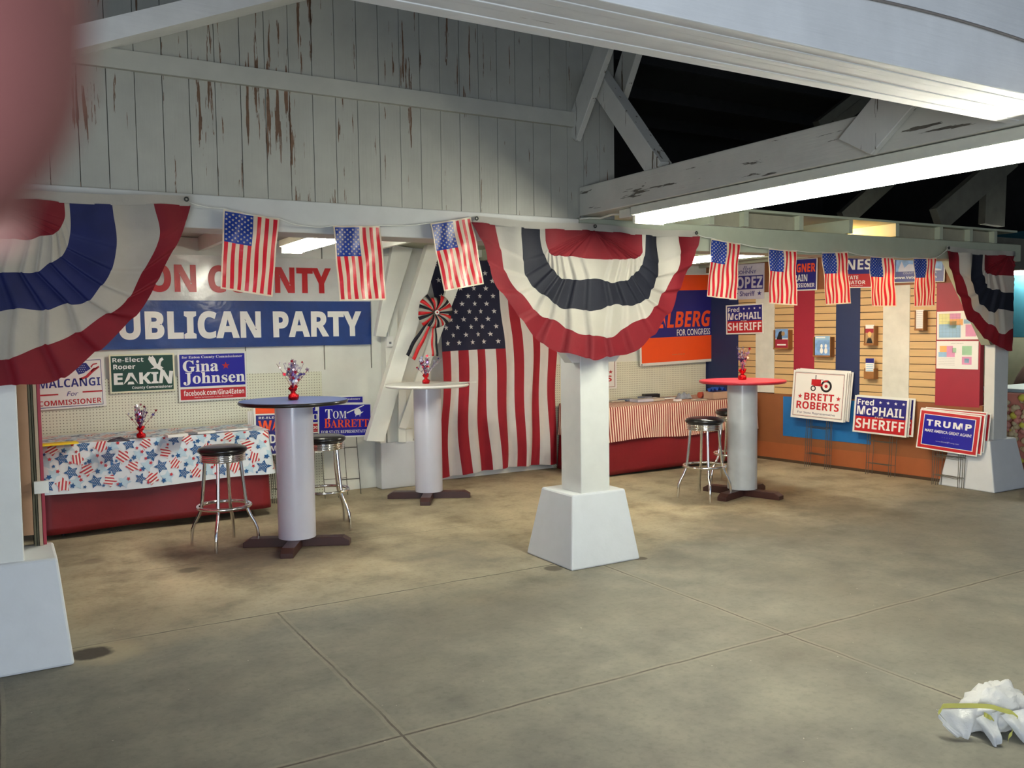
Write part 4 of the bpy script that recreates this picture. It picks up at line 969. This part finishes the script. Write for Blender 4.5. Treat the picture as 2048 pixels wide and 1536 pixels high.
# ================================================================== SIGNS ON THE DISPLAY WALL
def dsign(name, label, tl, tr, br, bl, art, bg=CARDW, off=.03, cat='sign'):
    return sign(name, label, cat, frame_of([PW(*p, off) for p in (tl, tr, br, bl)]), art, bg)
a = Art(); a.rect(0, 0, 1, 1, PLAV); a.text(script('Elect'), .40, .05, .66, .17, NAVY, 2); a.text('JOHNNY', .24, .18, .78, .31, NAVY, 2, off=.01); a.rect(.02, .33, .97, .72, NAVY, 2); a.text('LOPEZ', .06, .36, .95, .69, PLAV, 3, off=.05); a.text('for Sheriff', .06, .77, .74, .91, NAVY, 2, off=.01); a.star(.87, .84, .07, 1.1, NAVY, 2)
dsign('wall_sign', 'lavender grey sign with navy band and star, upper left of the slat wall', (1458, 530), (1528, 526), (1529, 597), (1460, 600), a)
dsign('yard_sign', 'blue and red sign with four stars mounted on the slat wall', (1452, 610), (1527, 607), (1527, 666), (1452, 670), art_mcphail())
dsign('yard_sign', 'navy sign with orange name lettering mounted high on the slat wall', (1566, 519), (1635, 515), (1634, 580), (1566, 583), art_wagner())
a = Art(); a.rect(.02, 0, .98, .55, NAVY); a.rect(.02, .55, .98, .97, PRED); a.text('JONES', .04, .08, .97, .5, PWHT, 2, off=.04); a.text('STATE', .40, .60, .70, .72, PWHT, 2, off=.02); a.text('SENATOR', .32, .76, .86, .88, PWHT, 2, off=.02); a.text('REPUBLICAN', .55, .91, .80, .94, PWHT, 2)
dsign('wall_sign', 'navy over red sign high on the slat wall between two small flags', (1655, 515), (1745, 514), (1745, 574), (1655, 578), a)
a = Art(); a.rect(.02, 0, .98, .97, NAVY); a.rect(.05, 0, .95, .55, SKYB, 2); a.poly([(.10, .45), (.16, .12), (.22, .40), (.30, .25), (.5, .3), (.7, .4), (.93, .5), (.93, .55), (.1, .55)], PLAV, 3); a.text('COUNTY COMMISSIONER', .2, .58, .85, .66, PLAV, 3); a.text('www.VoteDoug.com', .03, .74, .85, .88, PWHT, 3, off=.02)
dsign('wall_sign', 'blue sign with a cloudy skyline picture, upper right of the slat wall', (1786, 516), (1889, 514), (1891, 562), (1788, 567), a)
def art_map(kind):
    a = Art(); a.rect(.02, .02, .98, .98, PWHT)
    if kind == 0:
        for r_ in ((.05, .08, .3, .45, MAPY), (.3, .08, .55, .28, MAPP), (.3, .28, .6, .5, MAPO), (.05, .45, .55, .93, MAPB), (.25, .35, .45, .6, MAPG), (.62, .3, .9, .45, MAPB), (.66, .48, .9, .9, MAPP)): a.rect(*r_[:4], r_[4], 2)
        for k in range(7): a.rect(.05+k*.08, .08, .052+k*.08, .93, PGRY, 3); a.rect(.05, .1+k*.13, .55, .103+k*.13, PGRY, 3)
    else:
        for r_ in ((.08, .18, .25, .4, MAPO), (.25, .18, .4, .4, MAPP), (.05, .4, .25, .58, MAPB), (.25, .4, .45, .58, MAPP), (.38, .25, .48, .42, MAPG), (.62, .18, .85, .5, MAPG), (.62, .56, .85, .84, MAPP), (.68, .62, .79, .78, MAPB)): a.rect(*r_[:4], r_[4], 2)
        a.text('COUNTY DISTRICTS', .35, .07, .65, .10, PGRY, 2)
        for k in range(5): a.rect(.05, .62+k*.06, .45, .625+k*.06, PGRY, 2)
    return a
dsign('wall_map', 'upper county map poster with yellow, green and blue areas', (1874, 624), (1962, 620), (1962, 679), (1874, 679), art_map(0), PWHT, .02, 'map')
dsign('wall_map', 'lower map poster with four small coloured maps', (1873, 682), (1957, 682), (1956, 739), (1873, 737), art_map(1), PWHT, .02, 'map')
# brochure holders
WOODH = mat('holder_wood', RGB(150, 100, 52), .55, var=.12)
def holder(label, blabel, tl, br, hgt_open, cover, dep=.09, bh=1.0):
    p0 = PW(tl[0], (tl[1]+br[1])/2, dep); p1 = PW(br[0], (tl[1]+br[1])/2, dep); s0, s1 = (p0-WP).dot(WD), (p1-WP).dot(WD)
    zt_, zb_ = PW((tl[0]+br[0])/2, tl[1], dep).z, PW((tl[0]+br[0])/2, br[1], dep).z
    t = thing('brochure_holder', label, 'brochure holder', wallpt((s0+s1)/2, zb_, .02), 0, 'wooden brochure holders on the slat wall'); o_ = Vector(t.location)
    def b(name, sa, sb, za, zc, oa, ob):
        m_ = MB(); m_.obox(wallpt((sa+sb)/2, (za+zc)/2, (oa+ob)/2)-o_, WD*((sb-sa)/2), WN*((ob-oa)/2), Vector((0, 0, (zc-za)/2))); m_.build(name, WOODH, t)
    zf = zb_+(zt_-zb_)*hgt_open
    b('back_panel', s0, s1, zb_, zt_, .013, .02); b('side_panel', s0, s0+.007, zb_, zt_, .02, dep); b('side_panel', s1-.007, s1, zb_, zt_, .02, dep); b('floor_panel', s0, s1, zb_-.006, zb_, .013, dep); b('front_lip', s0, s1, zb_, zf, dep, dep+.006)
    w_ = (s1-s0)*.84; h_ = (zt_-zb_)*bh; c = wallpt((s0+s1)/2, zb_+h_/2+.012, dep-.012)
    mb = MB(); ms = panel(mb, c, WD, Vector((0, 0, 1)), WN, w_, h_, cover, PWHT, .012); o2 = mb.build('brochure', ms, recalc=False, loc=c-Vector((0, 0, h_/2))); tag(o2, blabel, 'brochure', 'brochures in the wall holders')
def c1():
    a = Art(); a.rect(0, 0, 1, .5, SKYB); a.poly([(.1, .55), (.3, .15), (.5, .1), (.55, .55)], PBLK, 2); a.ell(.62, .25, .14, .12, PTAN, 2); a.rect(0, .55, 1, 1, WRED, 2); a.rect(.15, .8, .85, .87, PWHT, 3); return a
def c2():
    a = Art(); a.rect(0, 0, 1, .22, MAPB); a.rect(0, .22, 1, 1, SKYB); a.ell(.45, .52, .08, .1, PWHT, 2); a.ell(.45, .76, .11, .15, PWHT, 2); a.ell(.74, .52, .08, .1, PWHT, 2); a.ell(.74, .76, .11, .15, PWHT, 2); a.rect(.05, .05, .7, .12, PWHT, 2); return a
def c3():
    a = Art(); a.rect(0, 0, 1, .2, PWHT); a.rect(0, .2, 1, .42, WRED); a.rect(0, .42, 1, 1, PTAN); a.ell(.5, .5, .22, .14, MAPO, 2); a.poly([(.1, 1), (.3, .7), (.7, .7), (.9, 1)], PBLK, 3); return a
def c4():
    a = Art(); a.rect(0, 0, 1, .25, NAVY)
    for k in range(5): a.rect(.1, .32+k*.1, .9, .36+k*.1, MAPB, 2)
    return a
def c5():
    a = Art()
    for k in range(9): a.rect(.12, .08+k*.1, .88, .11+k*.1, PLAV, 2)
    return a
holder('wooden holder with a dark red photo brochure, far left on the slat wall', 'brochure with a blue and dark red photo cover, far left on the slat wall', (1547, 660), (1577, 698), .06, c1())
holder('wooden holder with a blue brochure, second from left on the slat wall', 'pale blue brochure cover, second from left on the slat wall', (1626, 674), (1661, 713), .06, c2())
holder('wooden holder above another holder, with a portrait leaflet', 'red and tan leaflet with a portrait, above the open box holder', (1728, 652), (1748, 690), .1, c3())
holder('small open wooden box holder low on the slat wall', 'blue and white leaflets in the low open box holder', (1728, 737), (1748, 757), .7, c4(), bh=1.9)
holder('wooden holder with a white text leaflet, under the last small flag', 'white text leaflet under the last small flag', (1829, 622), (1847, 660), .08, c5())

# ================================================================== YARD SIGN STACKS
def stake(mb, c, u, v, n, w, h, foot):
    """H-frame wire: two legs with two rungs, from panel down to the floor"""
    hw = .125
    dwn = (foot-(c-v*(h/2)))
    for s_ in (-1, 1):
        top = c+u*(s_*hw)+v*(h*.35)-n*.006; bot = Vector((foot.x, foot.y, 0))+u*(s_*hw)-n*.006; bot.z = .004
        mb.tube([top, c+u*(s_*hw)-v*(h/2)-n*.006, bot], .0032, 6)
    for f_ in (.18, .72):
        m0 = (c-v*(h/2)-n*.006)*(1-f_)+Vector((foot.x, foot.y, .004))*f_-n*.0; mb.tube([m0-u*hw, m0+u*hw], .0026, 6)
def stack(items, group):
    """items: (label, tl,tr,br,bl pixels, feet pixels (2), plane offset, artf, bg)"""
    for (label, quad, feet, foff, artf, bg, wn) in items:
        f0, f1 = G(*feet[0]), G(*feet[1]); ft = (f0+f1)/2+Vector((wn.x, wn.y, 0))*foff; along = (f1-f0).normalized()
        yield label, quad, ft, along, artf, bg
def lean_sign(label, quad, feet, lean, back, artf, bg, group, wall=None):
    """back: distance behind the front sign (towards the wall); quad: pixel corners of the front sign"""
    f0, f1 = G(*feet[0]), G(*feet[1]); along = (f1-f0).normalized(); inward = Vector((-along.y, along.x, 0))
    if inward.dot(CAM-f0) > 0: inward = -inward           # away from the camera
    if wall is not None:                                   # stand parallel to the display wall, feet at a set distance from it
        along = WD.copy(); inward = -WN; f0 = WP+WN*wall
    upv = (Vector((0, 0, 1))*math.cos(lean)+inward*math.sin(lean)); nrm = along.cross(upv).normalized()
    q = [onp(*p, f0, nrm) for p in quad]; c, u, v, n, w, h = frame_of(q)
    c = c+inward*back[0]+u*back[1]+v*back[2]
    rot = back[3] if len(back) > 3 else 0
    if rot: R_ = Matrix.Rotation(rot, 3, n); u = R_ @ u; v = R_ @ v
    foot = c-upv*((c.z)/upv.z); foot.z = 0
    t = thing('yard_sign', label, 'sign', foot, 0, group)
    mb = MB(); ms = panel(mb, c-foot, u, v, n, w, h, artf(), bg); mb.build('sign_panel', ms, t, recalc=False)
    mb = MB(); stake(mb, c-foot, u, v, n, w, h, Vector((0, 0, 0))); mb.build('wire_stake', STEEL, t)
    return w, h
QR = [(1591, 740), (1698, 746), (1683, 845), (1578, 833)]
QM = [(1712, 790), (1820, 799), (1811, 875), (1703, 863)]
QT = [(1845, 818), (1966, 833), (1951, 913), (1828, 894)]
lean_sign('front white sign with a red tractor leaning on the display wall', QR, ((1595, 925), (1672, 942)), math.radians(4.5), (0, 0, 0), art_roberts, PWHT, 'white tractor signs in a stack', wall=.19)
for k, (b0, b1, b2, r_) in enumerate(((.022, .01, .006, -.012), (.044, .02, .016, .01), (.066, .03, .012, -.02))):
    lean_sign(['second white tractor sign, right behind the front one', 'third white tractor sign from the front of its stack', 'rearmost white tractor sign of its stack'][k], QR, ((1595, 925), (1672, 942)), math.radians(4.5), (b0, b1, b2, r_), art_roberts, PWHT, 'white tractor signs in a stack', wall=.19)
lean_sign('front blue and red four-star sign leaning low against the display wall', QM, ((1702, 944), (1797, 960)), math.radians(5), (0, 0, 0), art_mcphail, CARDW, 'blue and red four-star signs in a stack', wall=.15)
for k, (b0, b1, b2, r_) in enumerate(((.022, .012, .004, .0), (.044, .045, .004, .012))):
    lean_sign(['second blue and red four-star sign, right behind the front one', 'rearmost blue and red four-star sign of its stack'][k], QM, ((1702, 944), (1797, 960)), math.radians(5), (b0, b1, b2, r_), art_mcphail, CARDW, 'blue and red four-star signs in a stack', wall=.15)
lean_sign('front royal blue sign with red border leaning by the right footing', QT, ((1832, 966), (1942, 984)), math.radians(6), (0, 0, 0), art_trump, CARDW, 'blue signs with red border in a stack', wall=.25)
for k, (b0, b1, b2, r_) in enumerate(((.016, .03, .012, .015), (.03, .04, .03, .03), (.045, -.01, .02, .04), (.06, .06, .02, .02))):
    lean_sign(['second red-bordered blue sign, right behind the front one', 'third red-bordered blue sign in its stack', 'fourth red-bordered blue sign in its stack', 'rearmost red-bordered blue sign of its stack'][k], QT, ((1832, 966), (1942, 984)), math.radians(6), (b0, b1, b2, r_), art_trump, CARDW, 'blue signs with red border in a stack', wall=.25)
# stacks between the star table and the rear post
QB = [(630, 808), (740, 806), (746, 873), (642, 876)]; FB_ = ((655, 1000), (745, 985))
lean_sign('navy sign with an orange name and white helicopter, front of its stack', QB, FB_, math.radians(4), (0, 0, 0), art_barrett, CARDW, 'signs stacked right of the star table')
lean_sign('navy helicopter sign behind the front one, right of the star table', QB, FB_, math.radians(4), (.02, .012, .006), art_barrett, CARDW, 'signs stacked right of the star table')
QG = [(596, 795), (732, 790), (738, 862), (602, 868)]
lean_sign('royal blue sign with a serif heading showing above the helicopter sign', QG, FB_, math.radians(4), (.05, 0, 0), art_gina, CARDW, 'signs stacked right of the star table')
QW = [(505, 829), (640, 823), (648, 905), (512, 912)]; FW_ = ((530, 1012), (640, 1000))
lean_sign('navy sign with orange name standing between the star table and blue bar table', QW, FW_, math.radians(5), (0, 0, 0), art_wagner, CARDW, 'navy signs behind the blue bar table')
QO = [(505, 812), (640, 808), (648, 885), (512, 892)]
lean_sign('orange topped navy sign just above the navy sign behind the blue bar table', QO, FW_, math.radians(5), (.02, 0, 0), art_orange, CARDW, 'navy signs behind the blue bar table')
for k in range(3): lean_sign(['navy sign second in the stack behind the blue bar table', 'navy sign third in the stack behind the blue bar table', 'rearmost navy sign in the stack behind the blue bar table'][k], QW, FW_, math.radians(5), (.03+.015*k, -.012-.014*k, .012*k), art_wagner, CARDW, 'navy signs behind the blue bar table')

# ================================================================== SMALL FITTINGS
jb = PX(1256, 428, 3.28) if 0 else PY(1258, 427, 4.50)
jx = PX(1258, 428, 3.38)
t = MB(); t.box((3.34, jx.y-.06, 2.232), (3.42, jx.y+.05, 2.286)); tag(t.build('junction_box', LAMPW, bevel=.005), 'small white electrical box under the truss timber at the far end of the long lamp', 'electrical box')
pts = [PY(*p, 4.672) for p in ((1160, 438), (1178, 436))]+[Vector((3.36, 4.58, 2.262)), Vector((3.37, jx.y+.16, 2.274)), Vector((3.37, jx.y+.05, 2.26))]
tag(MB().tube(pts, .007, 8).build('cable', LAMPW), 'white cable running to the electrical box by the centre post', 'cable')
cbl = [Vector((x, 1.645, 2.46+.012*math.sin(x*3.1))) for x in ls(1.6, 4.6, 30)]
tag(MB().tube(cbl, .004, 6).build('cable', mat('dusty_cable', RGB(130, 122, 116), .7)), 'thin grey cable stapled along the big beam, upper right', 'cable')

# ================================================================== PLASTIC BAG
bg = G(1985, 1470); BAGW = mat('thin_white_plastic', RGB(232, 234, 236), .3, var=.04, bs_=.8, bscale=18, bd=.02, trans=.35); BAGY = mat('yellow_drawstring', RGB(208, 206, 112), .35, trans=.3)
t = thing('plastic_bag', 'crumpled white plastic bag with yellow drawstring on the floor, lower right corner', 'bag', bg)
q = random.Random(4)
from mathutils import noise as mnz
def blob(c_, rx, ry, rz_, amp, nu=40, nv=22, fr=5):
    mb = MB(); c_ = Vector(c_)
    def fn_(a, b_):
        d_ = Vector((math.cos(a)*math.cos(b_), math.sin(a)*math.cos(b_), math.sin(b_)))
        k = 1+amp*(abs(mnz.noise(d_*fr+c_*9))*2-.6)+amp*.5*mnz.noise(d_*fr*2.3)
        p = c_+Vector((d_.x*rx, d_.y*ry, d_.z*rz_))*k; p.z = max(p.z, .003); return p
    mb.grid(fn_, ls(0, 2*PI, nu), ls(-PI/2, PI/2, nv)); return mb
# frame vectors: screen right and screen up on the floor
sr = Vector((_R.x, _R.y, 0)).normalized(); sf = Vector((_F.x, _F.y, 0)).normalized()
def bp(a, b_, c_): return sr*(a*1.0)+sf*b_+Vector((0, 0, c_))
def b2(a, b_, c_): return bp(a*1.45-.012, b_*1.1-.02, c_*1.7 if c_ > .02 else c_)
mb = blob(bp(.06, .10, .055), .17, .10, .095, .20, fr=2.6); mb.build('bag_body', BAGW, t, recalc=False)
def sheet(pts, m_, name):
    """quad-ish gathered flap: pts = 4 corners, bowed and crinkled"""
    A, B, C_, D = [b2(*p) for p in pts]; mb = MB()
    def fn_(u, v):
        p = (A*(1-u)+B*u)*(1-v)+(D*(1-u)+C_*u)*v
        w_ = mnz.noise(p*22)*.014+math.sin(u*9)*.006; p = p+(-sf)*(w_+.02*math.sin(PI*u)*math.sin(PI*v))+Vector((0, 0, w_*.4)); p.z = max(p.z, .003); return p
    mb.grid(fn_, ls(0, 1, 16), ls(0, 1, 12)); mb.build(name, m_, t, recalc=False)
sheet([(-.132, .035, .055), (-.03, .02, .06), (-.072, -.022, .004), (-.086, -.016, .010)], BAGW, 'bag_flap')
sheet([(-.13, .0, .03), (-.132, .035, .05), (-.082, -.01, .012), (-.10, -.02, .012)], BAGW, 'bag_flap')
sheet([(-.045, -.0, .045), (.01, .0, .06), (-.002, -.058, .010), (-.024, -.078, .003)], BAGW, 'bag_flap')
sheet([(.02, .0, .05), (.09, .02, .06), (.085, -.05, .003), (.06, -.06, .003)], BAGW, 'bag_flap')
for k, P in enumerate(([(-.132, .03, .05), (-.12, .03, .065), (-.06, .02, .070), (.0, .01, .068), (.05, .01, .055), (.062, .0, .045)], [(.062, .0, .045), (.045, -.02, .03), (.02, -.04, .012)], [(-.025, .0, .055), (-.01, -.01, .048), (.0, -.02, .03)])):
    mb = MB(); P = [b2(*p) for p in P]; N = len(P)-1
    def fn_(u, v):
        i = min(int(u*N), N-1); f_ = u*N-i; p = P[i]*(1-f_)+P[i+1]*f_; return p+Vector((0, 0, (v-.5)*.018))-sf*(.006+.003*math.sin(u*20))
    mb.grid(fn_, ls(0, 1, 30), ls(0, 1, 4)); mb.build('drawstring', BAGY, t, recalc=False)

# ================================================================== PHOTOGRAPHER'S FINGER (real finger close to the lens, thrown out of focus)
D0 = .032
def cp(px, py, dd): return CAM+ray(px, py)*dd
t = thing('person', "photographer's fingertip, blurred and pink, reaching into the upper left corner", 'person', cp(-330, 100, D0))
o_ = Vector(t.location)
ctrl = [((-345, 45+480*math.sin(a)), .0088*math.cos(a)) for a in (1.54, 1.4, 1.2, 1.0, .8, .6, .4, .2, 0)]+[((-355, -250), .0089), ((-365, -560), .0088), ((-377, -940), .0094), ((-387, -1190), .0098), ((-415, -1540), .0094), ((-465, -2040), .0100), ((-535, -2540), .0106)]
P = [cp(p[0], p[1], D0)-o_ for p, _ in ctrl]; mb = MB(); mb.tube(P, [r_ for _, r_ in ctrl], 28); fo = mb.build('finger', SKIN, t)
sd = fo.modifiers.new('sub', 'SUBSURF'); sd.levels = 1; sd.render_levels = 2
nb = MB(); nc = cp(-347, 105, D0)-o_
nb.grid(lambda a, b_: nc+_U*(-b_*.0062)+_R*(.0060*math.sin(a*.85))+_F*(.0080*math.cos(a*.85)+.0006-.0012*max(0, b_)**2), ls(-1, 1, 10), ls(-1, 1, 8)); nb.build('fingernail', NAIL, t, recalc=False)

# ================================================================== LIGHT
wd = bpy.data.worlds.new('world'); SC.world = wd; wd.use_nodes = True
wd.node_tree.nodes['Background'].inputs[0].default_value = (.62, .76, 1, 1); wd.node_tree.nodes['Background'].inputs[1].default_value = .2
def area(name, loc, tgt, sx, sy, e, col):
    l = bpy.data.lights.new(name, 'AREA'); l.shape = 'RECTANGLE'; l.size = sx; l.size_y = sy; l.energy = e; l.color = col
    o = bpy.data.objects.new(name, l); COL.objects.link(o); o.location = loc
    o.rotation_euler = (Vector(tgt)-Vector(loc)).to_track_quat('-Z', 'Z').to_euler(); return o
area('daylight_fill', (-2.0, -2.1, .42), (1.6, 4, 1.6), 5.0, .8, 88, (.81, .90, 1))  # unseen strip for sunlit ground outside, set low to brighten beam undersides

SC.cycles.max_bounces = 6; SC.cycles.diffuse_bounces = 4; SC.cycles.glossy_bounces = 3; SC.cycles.transmission_bounces = 3; SC.cycles.caustics_reflective = False; SC.cycles.caustics_refractive = False; SC.cycles.adaptive_threshold = .03; SC.cycles.sample_clamp_indirect = 6
SC.view_settings.view_transform = 'Standard'; SC.view_settings.look = 'None'; SC.view_settings.exposure = 1.65; SC.view_settings.gamma = 1
SC.view_settings.use_curve_mapping = False
